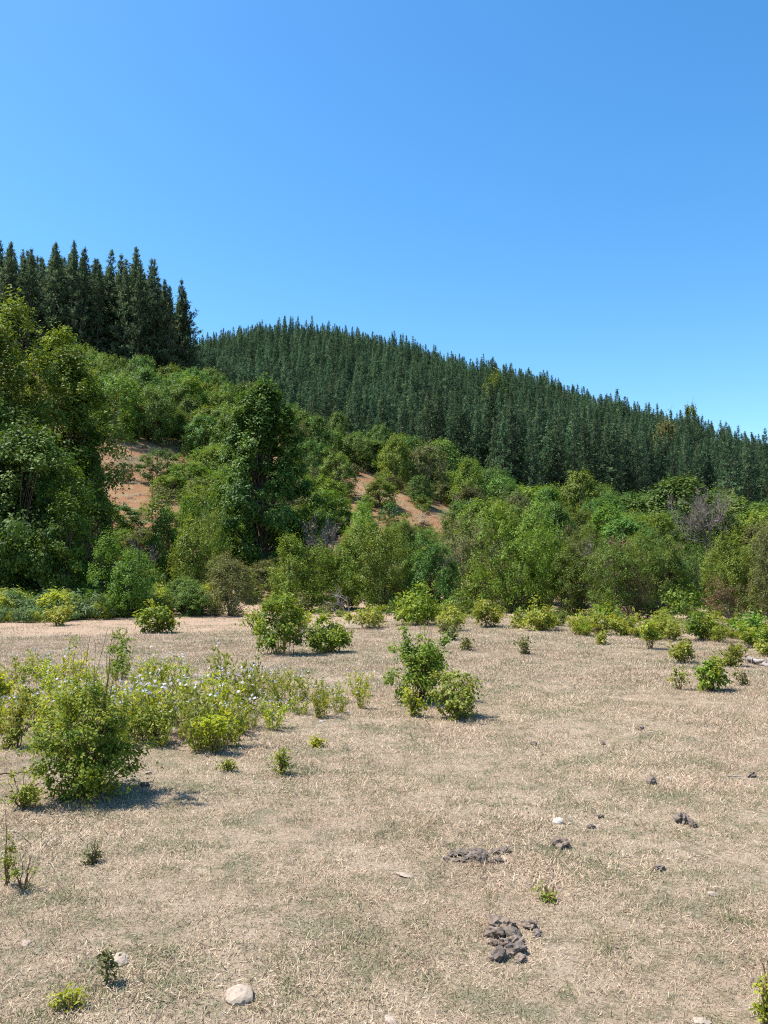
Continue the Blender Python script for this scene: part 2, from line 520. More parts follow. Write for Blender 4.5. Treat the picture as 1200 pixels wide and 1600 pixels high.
def pine_meshes(seed, H, R, mat, dens=1.0, z0=.12, oneside=0.0):
    rng = np.random.default_rng(seed)
    P, D, N, Lz, B, T = [], [], [], [], [], []
    lean = rng.normal(0, .012, 2)
    tp = np.linspace(0, 1, 10)
    stem = np.stack([lean[0] * H * tp ** 2, lean[1] * H * tp ** 2, H * .985 * tp - .3 * (tp == 0)], 1)
    B.append(tube(stem, np.linspace(.012 * H, .012, 10), 6))
    z = H * z0
    while z < H - .25:
        t = (H - z) / H
        ln0 = R * min(1.0, (t / .8) ** .85) + .08
        if t > .72:
            ln0 *= 1 - (t - .72) * 1.3
        nb = rng.integers(4, 7)
        a0 = rng.random() * 6.28
        for b in range(nb):
            az = a0 + b * 6.283 / nb + rng.normal(0, .25)
            ln = ln0 * rng.uniform(.5, 1.25) * (1 + oneside * math.cos(az))
            el = math.radians(np.interp(t, [0, .12, .4, 1], [62, 42, 20, 4]) + rng.normal(0, 8))
            hd = np.array([math.cos(az), math.sin(az), 0])
            o = np.array([lean[0] * H * (z / H) ** 2, lean[1] * H * (z / H) ** 2, z])
            p1 = o + hd * ln * .5 * math.cos(el) + np.array([0, 0, ln * .42 * math.sin(el)])
            p2 = o + hd * ln * math.cos(el) + np.array([0, 0, ln * math.sin(el) * 1.25 + ln * .10])
            B.append(tube(bez(o, p1, p2, 3), [.05, .03, .012], 3))
            k = int((6 + ln * 11) * dens)
            s = (.22 + .78 * rng.random(k) ** .7)[:, None]
            if t > .8:
                s = .55 + .45 * s
            q = (1 - s) ** 2 * o + 2 * s * (1 - s) * p1 + s ** 2 * p2
            tg = norm(2 * (1 - s) * (p1 - o) + 2 * s * (p2 - p1))
            P.append(q + rng.normal(0, .08 + .035 * ln, (k, 3)))
            D.append(tg + rng.normal(0, .55, (k, 3)) + np.array([0, 0, .25]))
            N.append(rng.normal(0, .7, (k, 3)) + np.array([0, 0, .8]))
            Lz.append(np.full(k, np.interp(t, [0, .06, .25, 1], [.20, .34, .52, .62])))
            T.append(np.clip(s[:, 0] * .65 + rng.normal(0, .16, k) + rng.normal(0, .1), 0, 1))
        z += np.interp(t, [0, .15, 1], [.40, .75, 1.0]) * rng.uniform(.7, 1.3)
    k = 26
    s = rng.random(k)
    P.append(np.stack([np.full(k, lean[0] * H), np.full(k, lean[1] * H), H - 1.0 + s], 1) + rng.normal(0, .03, (k, 3)))
    D.append(np.array([0, 0, 1.0]) + rng.normal(0, .35, (k, 3)))
    N.append(rng.normal(0, 1, (k, 3)))
    Lz.append(np.full(k, .22))
    T.append(rng.random(k))
    P, D, N, Lz, T = map(np.concatenate, (P, D, N, Lz, T))
    sz = rng.uniform(.7, 1.3, len(P))
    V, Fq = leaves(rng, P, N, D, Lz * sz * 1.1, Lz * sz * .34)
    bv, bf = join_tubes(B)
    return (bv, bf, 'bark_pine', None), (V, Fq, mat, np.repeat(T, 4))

def shrub_meshes(seed, H, R, leaf, n_cane, n_spray, per, L, Wd, cane='cane', r0=.12, low=.18, wisps=0, cane_r=.006, fill=.55,
                 lean=(0, 0), outer=.7, narrow=.6, top='dome', hc=1.0, wisp_w=.3):
    """shrub of arching canes that carry leafy sprays; returns stem mesh and foliage mesh"""
    rng = np.random.default_rng(seed)
    ts, cur = [], []
    for k in range(n_cane + wisps):
        w = k >= n_cane
        az = rng.random() * 6.283
        rad = R * math.sqrt(rng.random()) * (1.0 if not w else .75)
        f = rad / R
        h = H * ((1 - (.55 if top == 'dome' else .25) * f ** 2.2) * rng.uniform(.5, .92) * hc) if not w else H * rng.uniform(.9, 1.0)
        e = np.array([math.cos(az) * rad + lean[0] * h, math.sin(az) * rad + lean[1] * h, h])
        b = np.array([math.cos(az), math.sin(az), 0]) * r0 * R * rng.uniform(.2, 1.6) + np.append(rng.normal(0, r0 * R * .5, 2), -.03)
        mid = b * (1 - narrow * .5) + e * narrow * .5 + np.array([0, 0, h * .28])
        pts = bez(b, mid, e, 7)
        pts[1:-1] += rng.normal(0, .012 * H, (5, 3))
        ts.append(tube(pts, cane_r * rng.uniform(.7, 1.3) * np.linspace(1, .3, 7), 4))
        cur.append((b, mid, e, w))
    n_shoot = max(6, n_spray // 6)
    wt = np.array([wisp_w if c[3] else 1.0 for c in cur])
    pick = rng.choice(len(cur), n_shoot, p=wt / wt.sum())
    sc = low + (1 - low) * rng.random(n_shoot) ** outer
    b, m_, e = (np.array([c[i] for c in cur])[pick] for i in range(3))
    isw = np.array([c[3] for c in cur])[pick]
    s_ = sc[:, None]
    O = (1 - s_) ** 2 * b + 2 * s_ * (1 - s_) * m_ + s_ ** 2 * e
    hd = norm(rng.normal(0, .8, (n_shoot, 3)) * np.array([1, 1, .4]) + norm(O * np.array([1, 1, 0]) + 1e-6) * .6 + np.array([0, 0, .45]))
    ln = R * fill * rng.uniform(.35, 1.25, n_shoot) * np.where(isw, .4, 1)
    tip = O + hd * ln[:, None] + np.array([0, 0, -.3]) * (ln * rng.uniform(-.4, 1.2, n_shoot))[:, None]
    mdp = O + hd * (ln * .55)[:, None] + np.array([0, 0, .12]) * ln[:, None]
    tip[:, 2] = np.maximum(tip[:, 2], .03 * H)
    for k in range(n_shoot):
        ts.append(tube(bez(O[k], mdp[k], tip[k], 4), cane_r * np.array([.55, .45, .35, .15]), 3))
    which = rng.integers(0, n_shoot, n_spray)
    s_ = (.12 + .88 * rng.random(n_spray))[:, None]
    C = (1 - s_) ** 2 * O[which] + 2 * s_ * (1 - s_) * mdp[which] + s_ ** 2 * tip[which]
    side = norm(norm(tip - O)[which] * .5 + rng.normal(0, .7, (n_spray, 3)) + np.array([0, 0, .15]))
    shoot_t = rng.random(n_shoot)[which]
    idx = np.repeat(np.arange(n_spray), rng.poisson(per, n_spray))
    n_ = len(idx)
    al = rng.random(n_)[:, None] - .3
    P = C[idx] + side[idx] * al * L * 2.6 + rng.normal(0, L * .55, (n_, 3))
    P[:, 2] = np.maximum(P[:, 2], .01)
    nr = rng.normal(0, .6, (n_, 3)) + np.array([0, 0, .75]) + norm(C[idx] - np.array([0, 0, H * .35])) * .35
    dv = side[idx] * .5 + rng.normal(0, .7, (n_, 3)) + np.array([0, 0, .1])
    sz = rng.uniform(.6, 1.3, n_)
    V, Fq = leaves(rng, P, nr, dv, L * sz, Wd * sz, .2)
    tint = np.clip(shoot_t[idx] * .5 + rng.random(n_) * .5, 0, 1)
    fol = mk_mesh('foliage', [(V, Fq, leaf, np.repeat(tint, 4))])
    sv, sf = join_tubes(ts)
    return mk_mesh('stem', [(sv, sf, cane, None)], True), fol

def bare_tubes(seed, H, spread, r, depth=4, kids=4, base_n=4, sides=4):
    rng = np.random.default_rng(seed)
    ts = []

    def grow(p, d, ln, rad, lev):
        bend = rng.normal(0, .18, 3)
        e = p + norm(d + bend * .4) * ln
        mid = (p + e) / 2 + bend * ln * .22
        ts.append(tube(bez(p, mid, e, 5), np.linspace(rad, rad * .55, 5), sides if lev < 2 else 3))
        if lev < depth:
            for _ in range(kids + (lev == 0)):
                s = rng.uniform(.35, 1.0)
                q = (1 - s) ** 2 * p + 2 * s * (1 - s) * mid + s * s * e
                grow(q, norm(d + rng.normal(0, spread, 3) + np.array([0, 0, .12])), ln * rng.uniform(.42, .66), rad * .5, lev + 1)
    for k in range(base_n):
        az = rng.random() * 6.28
        grow(np.array([math.cos(az) * r * 1.5, math.sin(az) * r * 1.5, -.05]), norm(np.array([math.cos(az) * spread * .9, math.sin(az) * spread * .9, 1.0])),
             H * rng.uniform(.42, .58), r, 0)
    return ts

# ------------------------------------------------------------------ things
def tag(o, label, cat, group=None):
    o['label'] = label
    o['category'] = cat
    if group:
        o['group'] = group
    return o

def link(name, me, parent=None):
    o = bpy.data.objects.new(name, me)
    COL.objects.link(o)
    if parent:
        o.parent = parent
    return o

def thing(name, label, cat, parts, loc, rz=0.0, scale=(1, 1, 1), group=None, tilt=(0, 0)):
    """an Empty at the base with one mesh child per part; meshes may be shared between things"""
    e = link(name, None)
    e.location = loc
    e.rotation_euler = (tilt[0], tilt[1], rz)
    e.scale = scale
    e.empty_display_size = .2
    tag(e, label, cat, group)
    for nm, me in parts:
        link(nm, me, e)
    return e

def structure(name, me):
    o = link(name, me)
    o['kind'] = 'structure'
    return o

def grid_mesh(name, X, Y, Z, mat):
    r, c = X.shape
    V = np.stack([X, Y, Z], -1).reshape(-1, 3)
    i = np.arange(r - 1)[:, None] * c + np.arange(c - 1)[None]
    Fq = np.stack([i, i + 1, i + c + 1, i + c], -1).reshape(-1, 4)
    return mk_mesh(name, [(V, Fq, mat, None)], True)

xs = np.concatenate([-np.geomspace(1200, 14, 26), np.linspace(-13.5, 13.5, 109), np.geomspace(14, 1200, 26)])
ys = np.concatenate([-np.geomspace(1500, 3, 26), np.linspace(-2, 14, 65), np.linspace(14.5, 37, 40)])
X, Y = np.meshgrid(xs, ys)
Z = ground_h(X, Y)
structure('ground', grid_mesh('ground', X, Y, Z, 'field_soil'))
us = np.concatenate([np.linspace(-1500, -350, 20), np.linspace(-300, 1500, 151), np.linspace(1550, 2600, 20)])
dy = np.concatenate([np.linspace(34, 150, 88), np.linspace(153, 440, 80), np.geomspace(450, 1100, 12)])
U, Y = np.meshgrid(us, dy)
X = (U - 600) / F_PX * Y
Z = ground_h(X, Y) - np.clip((37.5 - Y) * .15, 0, .5)
structure('hillside', grid_mesh('hillside', X, Y, Z, 'hill_soil'))

def gn_scatter(name, label, cat, pts, rot, scl, idx, protos):
    """one mass of instances (kind stuff): points with a rotation, a scale and a prototype index each"""
    me = bpy.data.meshes.new(name)
    me.vertices.add(len(pts))
    me.vertices.foreach_set('co', np.asarray(pts, np.float32).ravel())
    for nm, ty, key, arr in (('rot', 'FLOAT_VECTOR', 'vector', rot), ('scl', 'FLOAT_VECTOR', 'vector', scl), ('idx', 'INT', 'value', idx)):
        a = me.attributes.new(nm, ty, 'POINT')
        a.data.foreach_set(key, np.asarray(arr, np.int32 if ty == 'INT' else np.float32).ravel())
    o = link(name, me)
    o['kind'] = 'stuff'
    tag(o, label, cat)
    ng = bpy.data.node_groups.new(name, 'GeometryNodeTree')
    ng.interface.new_socket('Geometry', in_out='INPUT', socket_type='NodeSocketGeometry')
    ng.interface.new_socket('Geometry', in_out='OUTPUT', socket_type='NodeSocketGeometry')
    N, Lk = ng.nodes, ng.links
    gi, go = N.new('NodeGroupInput'), N.new('NodeGroupOutput')
    jn = N.new('GeometryNodeJoinGeometry')
    for p in reversed(protos):               # a join lists its last link first
        q = N.new('GeometryNodeObjectInfo')
        q.inputs['Object'].default_value = p
        q.inputs['As Instance'].default_value = True
        Lk.new(q.outputs['Geometry'], jn.inputs[0])
    ip = N.new('GeometryNodeInstanceOnPoints')
    ip.inputs['Pick Instance'].default_value = True

    def attr(nm, ty):
        a = N.new('GeometryNodeInputNamedAttribute')
        a.data_type = ty
        a.inputs['Name'].default_value = nm
        return a.outputs['Attribute']
    er = N.new('FunctionNodeEulerToRotation')
    Lk.new(attr('rot', 'FLOAT_VECTOR'), er.inputs[0])
    Lk.new(gi.outputs[0], ip.inputs['Points'])
    Lk.new(jn.outputs[0], ip.inputs['Instance'])
    Lk.new(er.outputs[0], ip.inputs['Rotation'])
    Lk.new(attr('scl', 'FLOAT_VECTOR'), ip.inputs['Scale'])
    Lk.new(attr('idx', 'INT'), ip.inputs['Instance Index'])
    Lk.new(ip.outputs[0], go.inputs[0])
    md = o.modifiers.new('scatter', 'NODES')
    md.node_group = ng
    return o

def proto(me):
    return bpy.data.objects.new('proto', me)          # never linked: it only feeds a scatter

# skyline: how much of a thing shows above what stands in front of it
class Skyline:
    def __init__(self):
        self.v = np.full(320, 1600.0)                 # 5 px columns, u from -200 to 1400

    def span(self, u, w):
        return max(0, int((u - w / 2 + 200) / 5)), min(320, int((u + w / 2 + 200) / 5) + 1)

    def shows(self, u, w, top):
        a, b = self.span(u, w)
        return 0 if b <= a else float(np.mean(np.clip(self.v[a:b] - top, 0, 400)))

    def add(self, u, w, top):
        a, b = self.span(u, w * .8)
        if b > a:
            self.v[a:b] = np.minimum(self.v[a:b], top)

SKY = Skyline()
R0 = np.random.default_rng(7)

def place(u, Y):
    x, y = at_depth(u, Y)
    return x, y, float(ground_h(x, y))

def top_height(u, Y, vtop):
    dx, dy, dz = ray(u, vtop)
    return EYE + Y * dz / dy

CLEARINGS = [[(155, 690), (215, 694), (270, 712), (248, 735), (228, 765), (205, 795), (160, 790), (152, 740)],
             [(548, 750), (580, 748), (600, 770), (645, 795), (635, 806), (600, 796), (555, 775)],
             [(640, 796), (690, 806), (738, 816), (736, 830), (690, 820), (640, 808)]]

def inside(poly, u, v):
    c, n_ = False, len(poly)
    for i in range(n_):
        (x1, y1), (x2, y2) = poly[i], poly[i - 1]
        if (y1 > v) != (y2 > v) and u < (x2 - x1) * (v - y1) / (y2 - y1) + x1:
            c = not c
    return c

KEEP = [([(1055, 765), (1165, 765), (1165, 845), (1055, 845)], 62), ([(345, 640), (470, 640), (475, 850), (345, 850)], 41),
        ([(485, 790), (540, 790), (540, 850), (485, 850)], 39)]

def hides_thing(u, vb, vt, w, y):
    return any(y < d + .5 and inside(p, u + s * w * .3, vb + (vt - vb) * k) for p, d in KEEP for s in (-1, 0, 1) for k in (0, .5, .95))

def hides_clearing(u, vb, vt, w):
    return any(inside(p, u + s * w * .38, vb + (vt - vb) * k) for p in CLEARINGS for s in (-1, 0, 1) for k in (0, .35, .7, .92))

# ---- kinds of broadleaf trees and tall shrubs; each kind has a few meshes that its trees share
KIND = {}

def kind(name, leaf, shapes, H, R, z0, n_clump, per, cl_r, L, Wd, n_var, **kw):
    KIND[name] = [(H, R) + tree_meshes(hash_(name) + k, H, R, z0, shapes[k % len(shapes)], leaf, n_clump, per, cl_r, L, Wd, **kw)
                  for k in range(n_var)]

def hash_(s):
    return sum((i + 1) * ord(c) for i, c in enumerate(s)) % 9973

kind('mid', 'leaf_mid', ['dome', 'round', 'dome', 'oval'], 5, 2.4, .5, 120, 80, .58, .19, .105, 6)
kind('oak', 'leaf_oak', ['round', 'dome', 'oval'], 5, 2.3, .5, 110, 80, .58, .19, .10, 4)
kind('olive', 'leaf_olive', ['dome', 'round'], 4, 2.0, .3, 100, 60, .52, .17, .08, 4)
kind('bright', 'leaf_bright', ['dome', 'cone', 'oval'], 5, 2.3, .5, 110, 80, .58, .19, .10, 4, upright=.2)
kind('near_bright', 'leaf_bright', ['dome', 'oval', 'dome'], 4, 1.9, .15, 190, 100, .42, .105, .052, 4, multi=3, upright=.25)
kind('near_oak', 'leaf_oak', ['dome', 'oval', 'round'], 4, 1.9, .15, 190, 100, .42, .10, .05, 4, multi=3, upright=.2)
kind('near_olive', 'leaf_olive', ['dome', 'round', 'dome'], 4, 1.9, .1, 190, 88, .42, .095, .042, 4, multi=3, upright=.2)
kind('near_mid', 'leaf_mid', ['dome', 'oval', 'round'], 4, 1.9, .15, 190, 100, .42, .105, .052, 3, multi=3)
kind('near_dark', 'leaf_dark', ['dome', 'round'], 4, 1.9, .05, 170, 50, .42, .13, .065, 3, multi=2)
kind('near_brown', 'leaf_brown', ['dome', 'oval'], 3, 1.3, .1, 90, 36, .36, .12, .05, 2, multi=3, shell=.35)

def bare_kind(name, H, R, mat, leaf, seeds, **kw):
    KIND[name] = []
    for s in seeds:
        v, f = join_tubes(bare_tubes(s, H, kw.get('spread', .42), kw.get('r', .05), kw.get('depth', 3), kw.get('kids', 4), kw.get('base_n', 4)))
        rng = np.random.default_rng(s)
        tips = v[rng.integers(0, len(v), kw.get('n', 300))] + rng.normal(0, .05, (kw.get('n', 300), 3))
        tips = tips[tips[:, 2] > H * .3]
        lv, lf = leaves(rng, tips, rng.normal(0, 1, tips.shape), rng.normal(0, 1, tips.shape), .13, .05)
        KIND[name].append((H, R, mk_mesh('branches', [(v, f, mat, None)], True),
                           mk_mesh('foliage', [(lv, lf, leaf, np.repeat(rng.random(len(tips)), 4))])))

bare_kind('near_gray', 3, 1.3, 'twig_gray', 'leaf_gray', (31, 32, 33), n=420, r=.035, kids=5)
bare_kind('dead_pale', 6, 2.8, 'twig_gray', 'leaf_olive', (41,), n=500, r=.065, depth=4, kids=4, base_n=6, spread=.42)

NAMES = {'mid': 'broadleaf_tree', 'oak': 'broadleaf_tree', 'olive': 'hill_shrub', 'bright': 'broadleaf_tree', 'near_bright': 'thicket_shrub',
         'near_oak': 'thicket_shrub', 'near_olive': 'thicket_shrub', 'near_mid': 'thicket_shrub', 'near_dark': 'thicket_shrub',
         'near_brown': 'withered_shrub', 'near_gray': 'bare_shrub', 'dead_pale': 'dead_tree'}
CATS = {'broadleaf_tree': 'tree', 'hill_shrub': 'shrub', 'thicket_shrub': 'shrub', 'withered_shrub': 'shrub', 'bare_shrub': 'shrub', 'dead_tree': 'tree'}

def grow(kd, u, Y, vtop, wpx, label, group=None, name=None, var=None):
    x, y, z = place(u, Y)
    h = top_height(u, Y, vtop) - z
    r = wpx / 2 / F_PX * Y
    vs = KIND[kd]
    H, R, a, b = vs[R0.integers(0, len(vs)) if var is None else var % len(vs)]
    nm = name or NAMES[kd]
    pa = ('trunk', 'crown') if CATS.get(nm) == 'tree' and kd != 'dead_pale' else (('branches', 'foliage') if a.name.startswith('branches') else ('stem', 'foliage'))
    thing(nm, label, CATS.get(nm, 'tree'), [(pa[0], a), (pa[1], b)], (x, y, z), R0.random() * 6.28,
          (r / R * R0.uniform(.92, 1.08), r / R * R0.uniform(.92, 1.08), h / H), group)

def grow_own(meshes, u, Y, label, name, cat, parts=('trunk', 'crown'), rz=0):
    thing(name, label, cat, list(zip(parts, meshes)), place(u, Y), rz)

# ---- the large trees at the edge of the field
KNOWN = []           # (u, Y, vtop, width) of every listed tree, for the skyline

def own_tree(u, Y, vtop, wpx, label, seed, leaf, shape, n_clump, per, cl_r, L, Wd, **kw):
    x, y, z = place(u, Y)
    H, R = top_height(u, Y, vtop) - z, wpx / 2 / F_PX * Y
    m_ = tree_meshes(seed, H, R, kw.pop('z0', .08 * H), shape, leaf, n_clump, per, cl_r, L, Wd, **kw)
    grow_own(m_, u, Y, label, 'broadleaf_tree', 'tree')
    KNOWN.append((u, Y, vtop, wpx))

LOOSE = dict(lobes=.42, shell=.42, flat=.55)
own_tree(60, 38, 496, 165, 'tall yellow-green tree at the left edge below the pines', 101, 'leaf_oak', 'oval', 250, 180, .76, .17, .09, multi=5, z0=2.0, upright=.45, **LOOSE)
own_tree(-45, 36, 530, 150, 'tall tree cut off by the left edge beside the yellow-green tree', 106, 'leaf_oak', 'oval', 180, 150, .78, .17, .09, multi=4, z0=2.5, upright=.4, **LOOSE)
own_tree(124, 40, 590, 80, 'narrow leafy tree filling the gap right of the tall left tree', 107, 'leaf_oak', 'cone', 170, 180, .64, .16, .095, multi=3, z0=1.0, upright=.4, **LOOSE)
own_tree(20, 31.5, 655, 190, 'dark broad tree shading the field corner at the left edge', 102, 'leaf_dark', 'oval', 270, 190, .66, .15, .088, multi=6, z0=1.0, droop=.4, upright=.2, **LOOSE)
own_tree(-120, 33, 580, 220, 'dark tree cut off by the left edge of the photo', 103, 'leaf_dark', 'oval', 200, 140, .78, .17, .10, multi=4, z0=1.5, **LOOSE)
own_tree(102, 29.5, 730, 96, 'slender light olive young tree before the dark left tree', 104, 'leaf_bright', 'oval', 110, 110, .38, .11, .05, multi=3, z0=.8, upright=.4, **LOOSE)
own_tree(408, 41, 604, 150, 'big dense dark green tree standing alone mid slope', 105, 'leaf_dark', 'cone', 420, 180, .56, .15, .088, z0=.1, droop=.25, upright=.3, lobes=.5, shell=.42, flat=.6)

LIST = [
 # kind, u, Y, vtop, width, label
 ('bright', 845, 85, 762, 130, 'wide bright green tree left of the olive-topped tree on the right slope'),
 ('oak', 907, 82, 735, 80, 'pointed olive-topped tree rising before the right pines'),
 ('mid', 1000, 78, 772, 130, 'rounded dark tree left of the bare pale tree'),
 ('mid', 1066, 74, 748, 150, 'broad rounded tree directly behind the bare pale tree'),
 ('oak', 1160, 76, 782, 110, 'rounded tree just right of the bare pale tree'),
 ('oak', 1215, 60, 795, 110, 'olive tree cut off by the right edge'),
 ('mid', 955, 86, 798, 85, 'smaller dark tree between the olive-topped and rounded dark trees'),
 ('bright', 770, 84, 772, 85, 'light green tree right of the lower bare clearing'),
 ('mid', 690, 96, 690, 85, 'large round tree under the pines above the lower bare clearing'),
 ('oak', 526, 70, 708, 66, 'light olive tree at the left edge of the lower bare clearing'),
 ('mid', 478, 78, 690, 70, 'dark green tree just right of the big lone tree'),
 ('olive', 612, 76, 745, 50, 'round bush at the top right of the lower bare clearing'),
 ('olive', 650, 74, 752, 50, 'second round bush right of the lower bare clearing'),
 ('olive', 690, 76, 757, 55, 'third round bush right of the lower bare clearing'),
 ('olive', 735, 72, 760, 70, 'pale domed bush furthest right of the lower bare clearing'),
 ('mid', 243, 62, 704, 60, 'dark green bush growing in the upper bare clearing'),
 ('olive', 190, 62, 722, 28, 'small narrow bush in the middle of the upper bare clearing'),
 ('dead_pale', 1105, 62, 750, 120, 'bare pale branched dead tree among green trees on the right'),
 ('near_bright', 207, 28.6, 838, 112, 'rounded yellow-green shrub behind the sandy track'),
 ('near_olive', 362, 29, 864, 108, 'dark tangled shrub with vines right of the sandy track'),
 ('near_mid', 286, 29.5, 900, 86, 'low bluish green shrub between the rounded and the tangled shrub'),
 ('near_bright', 456, 31, 836, 100, 'bright green shrub at the foot of the big lone tree'),
 ('near_bright', 525, 32, 846, 90, 'bright green shrub second right of the big lone tree'),
 ('near_oak', 597, 31, 815, 110, 'olive green tall shrub behind the middle of the field'),
 ('near_bright', 560, 37, 786, 90, 'tall light shrub just below the lower bare clearing'),
 ('near_mid', 668, 30.5, 822, 110, 'deep green shrub behind the tallest field rose bush'),
 ('near_olive', 735, 33, 800, 100, 'grey-olive shrub left of the tall thicket tree'),
 ('near_bright', 795, 30, 786, 125, 'tall bright thicket tree with a dark visible stem'),
 ('near_bright', 856, 34, 786, 100, 'light shrub right of the tall thicket tree'),
 ('near_oak', 893, 29, 852, 96, 'rounded shrub behind the right end of the yellow bushes'),
 ('near_oak', 968, 27.5, 846, 110, 'dark olive shrub with reddish twigs right of centre'),
 ('near_brown', 996, 27.0, 880, 44, 'withered reddish-brown shrub inside the dark olive shrub'),
 ('near_gray', 925, 32, 832, 70, 'bare grey twiggy shrub right of centre'),
 ('near_dark', 1087, 34, 846, 66, 'small very dark round bush below the bare pale tree'),
 ('near_oak', 1036, 31, 832, 96, 'olive shrub left of the very dark round bush'),
 ('near_oak', 1142, 30, 838, 96, 'green shrub right of the very dark round bush'),
 ('near_olive', 1205, 28, 818, 110, 'olive shrub at the right edge of the thicket'),
 ('near_brown', 1140, 26.5, 896, 56, 'low reddish-brown shrub before the right thicket'),
 ('near_brown', 158, 41, 742, 60, 'withered brown shrub right of the left trees'),
 ('near_brown', 128, 34, 800, 50, 'withered brown shrub behind the slender young tree'),
 ('near_bright', 262, 38, 772, 92, 'light green shrub below the upper bare clearing'),
 ('near_oak', 305, 35, 796, 92, 'olive shrub left of the big lone tree'),
 ('near_oak', 318, 50, 752, 84, 'tall olive shrub behind the left side of the lone tree'),
 ('near_gray', 508, 39, 775, 66, 'bare purplish-grey shrub right of the big lone tree'),
 ('near_gray', 700, 38, 826, 66, 'bare grey shrub left of the tall thicket tree'),
 ('near_gray', 222, 35, 816, 56, 'bare grey shrub behind the rounded yellow-green shrub'),
 ('oak', 775, 235, 585, 60, 'lone yellowish broadleaf tree among the hill pines'),
 ('olive', 1046, 205, 655, 60, 'brownish broadleaf tree among the right hill pines'),
 ('oak', 1085, 290, 632, 36, 'feathery tree rising above the right pine skyline'),
]
for it in LIST:
    kd, u, Y, vt, w, lab = it
    big_name = 'broadleaf_tree' if (kd in ('olive',) and Y > 150) or 'thicket tree' in lab[:30] else None
    grow(kd, u, Y, vt, w, lab, None, big_name)
    KNOWN.append((u, Y, vt, w))

# ---- the wooded slope: every tree and shrub one can tell apart
def area(u, Y):
    if Y < 48:
        return 'behind the field, left part' if u < 330 else ('behind the middle of the field' if u < 740 else 'behind the right of the field')
    if Y < 72:
        return 'around the upper bare clearing' if u < 340 else ('below the lower bare clearing' if u < 740 else 'on the lower right slope')
    return 'below the left pines' if u < 330 else ('on the spur below the pine hill' if u < 740 else 'at the foot of the right pines')

WORD = {'mid': 'rounded deep green tree', 'oak': 'rounded olive green tree', 'olive': 'low dull olive shrub', 'bright': 'rounded light green tree',
        'near_bright': 'light green leafy shrub', 'near_oak': 'olive green leafy shrub', 'near_olive': 'dull grey-olive shrub',
        'near_mid': 'deep green leafy shrub', 'near_dark': 'very dark green shrub', 'near_brown': 'withered brown shrub', 'near_gray': 'bare grey twiggy shrub'}
cand = []
for (y0, y1, sp) in ((31.5, 48, 2.5), (48, 72, 3.2), (72, 142, 3.9)):
    for Y in np.arange(y0, y1, sp):
        half = .62 * Y
        for X in np.arange(-half, half, sp):
            x, y = X + R0.normal(0, sp * .28), Y + R0.normal(0, sp * .28)
            cand.append((x, max(y, 31.2)))
cand.sort(key=lambda c: c[1])
known = sorted(KNOWN, key=lambda k: k[1])
ki, n_slope = 0, 0
for x, y in cand:
    u = 600 + F_PX * x / y
    if not -140 < u < 1340:
        continue
    while ki < len(known) and known[ki][1] <= y:
        k = known[ki]
        SKY.add(k[0], k[3] * .7, k[2] + (known[ki][1] * 0 + 12))
        ki += 1
    if y > 118 and u < 295 and y > 122:
        continue
    if y > 125 and u < 780 and y > np.interp(u, [295, 400, 600, 780], [135, 134, 130, 125]):
        continue
    if y < 48:
        kd = R0.choice(['near_bright', 'near_oak', 'near_olive', 'near_mid', 'near_gray', 'near_brown'], p=[.32, .28, .2, .12, .05, .03])
        h, r = R0.uniform(1.7, 3.2), R0.uniform(1.0, 1.7)
    elif y < 72:
        kd = R0.choice(['bright', 'oak', 'olive', 'mid'], p=[.3, .28, .24, .18])
        h, r = R0.uniform(2.2, 4.2), R0.uniform(1.4, 2.2)
    else:
        kd = R0.choice(['mid', 'oak', 'olive', 'bright'], p=[.62, .14, .10, .14])
        h, r = R0.uniform(3.2, 6.2), R0.uniform(1.8, 2.9)
    if 125 < u < 300 and 40 < y < 75:
        h *= .6
    z = float(ground_h(x, y))
    u_, vt = proj(x, y, z + h)
    _, vb = proj(x, y, z)
    w = 2 * r * F_PX / y
    if hides_clearing(u, vb, vt, w) and R0.random() < .97:
        continue
    if any(abs(k[0] - u) < (k[3] + w) * .30 and abs(k[1] - y) < 2.2 for k in known):
        continue
    if hides_thing(u, vb, vt, w, y):
        continue
    if SKY.shows(u, w * .9, vt) < 5:
        continue
    SKY.add(u, w * .75, vt + (vb - vt) * .12)
    lab = WORD[kd] + ' ' + area(u, y)
    grow(kd, u, y, vt, w, lab, lab + ' (several alike)')
    n_slope += 1
print('slope things', n_slope)

# ---- pines
NEAR_P = [pine_meshes(500 + k, 20.6, 2.5, 'needle', 1.3) for k in range(6)]
FAR_P = [pine_meshes(600 + k, 21, 2.75, 'needle_far', .85) for k in range(6)]
P_NEAR = [(mk_mesh('trunk', [a], True), mk_mesh('crown', [b])) for a, b in NEAR_P]
P_FAR = [(mk_mesh('trunk', [a], True), mk_mesh('crown', [b])) for a, b in FAR_P]
rows = []
for Y in np.arange(123, 215, 3.1):
    for X in np.arange(-.70 * Y, -.24 * Y, 3.1):
        x, y = X + R0.normal(0, .9), Y + R0.normal(0, .9)
        u = 600 + F_PX * x / y
        if -230 < u < 284 - (y - 123) * .15:
            rows.append((x, y, R0.uniform(.93, 1.12) * (1.0 if u < 200 else np.interp(u, [200, 284], [1.0, .9])), 0))
for Y in np.arange(132, 445, 3.7):
    for X in np.arange(-.36 * Y, .68 * Y, 3.7):
        x, y = X + R0.normal(0, 1.25), Y + R0.normal(0, 1.25)
        u = 600 + F_PX * x / y
        if u > 1400 or u < 215 or y < np.interp(u, [300, 600, 800, 1200], [172, 165, 150, 168]) or (u < 290 and y < 225):
            continue
        rows.append((x, y, R0.uniform(.74, 1.16) * (1 + .09 * math.sin(x * .11 + math.sin(y * .07)) * math.sin(y * .09)) * (1 if R0.random() < .95 else .6) * (.86 if u > 1000 and y < 230 else 1), 1))
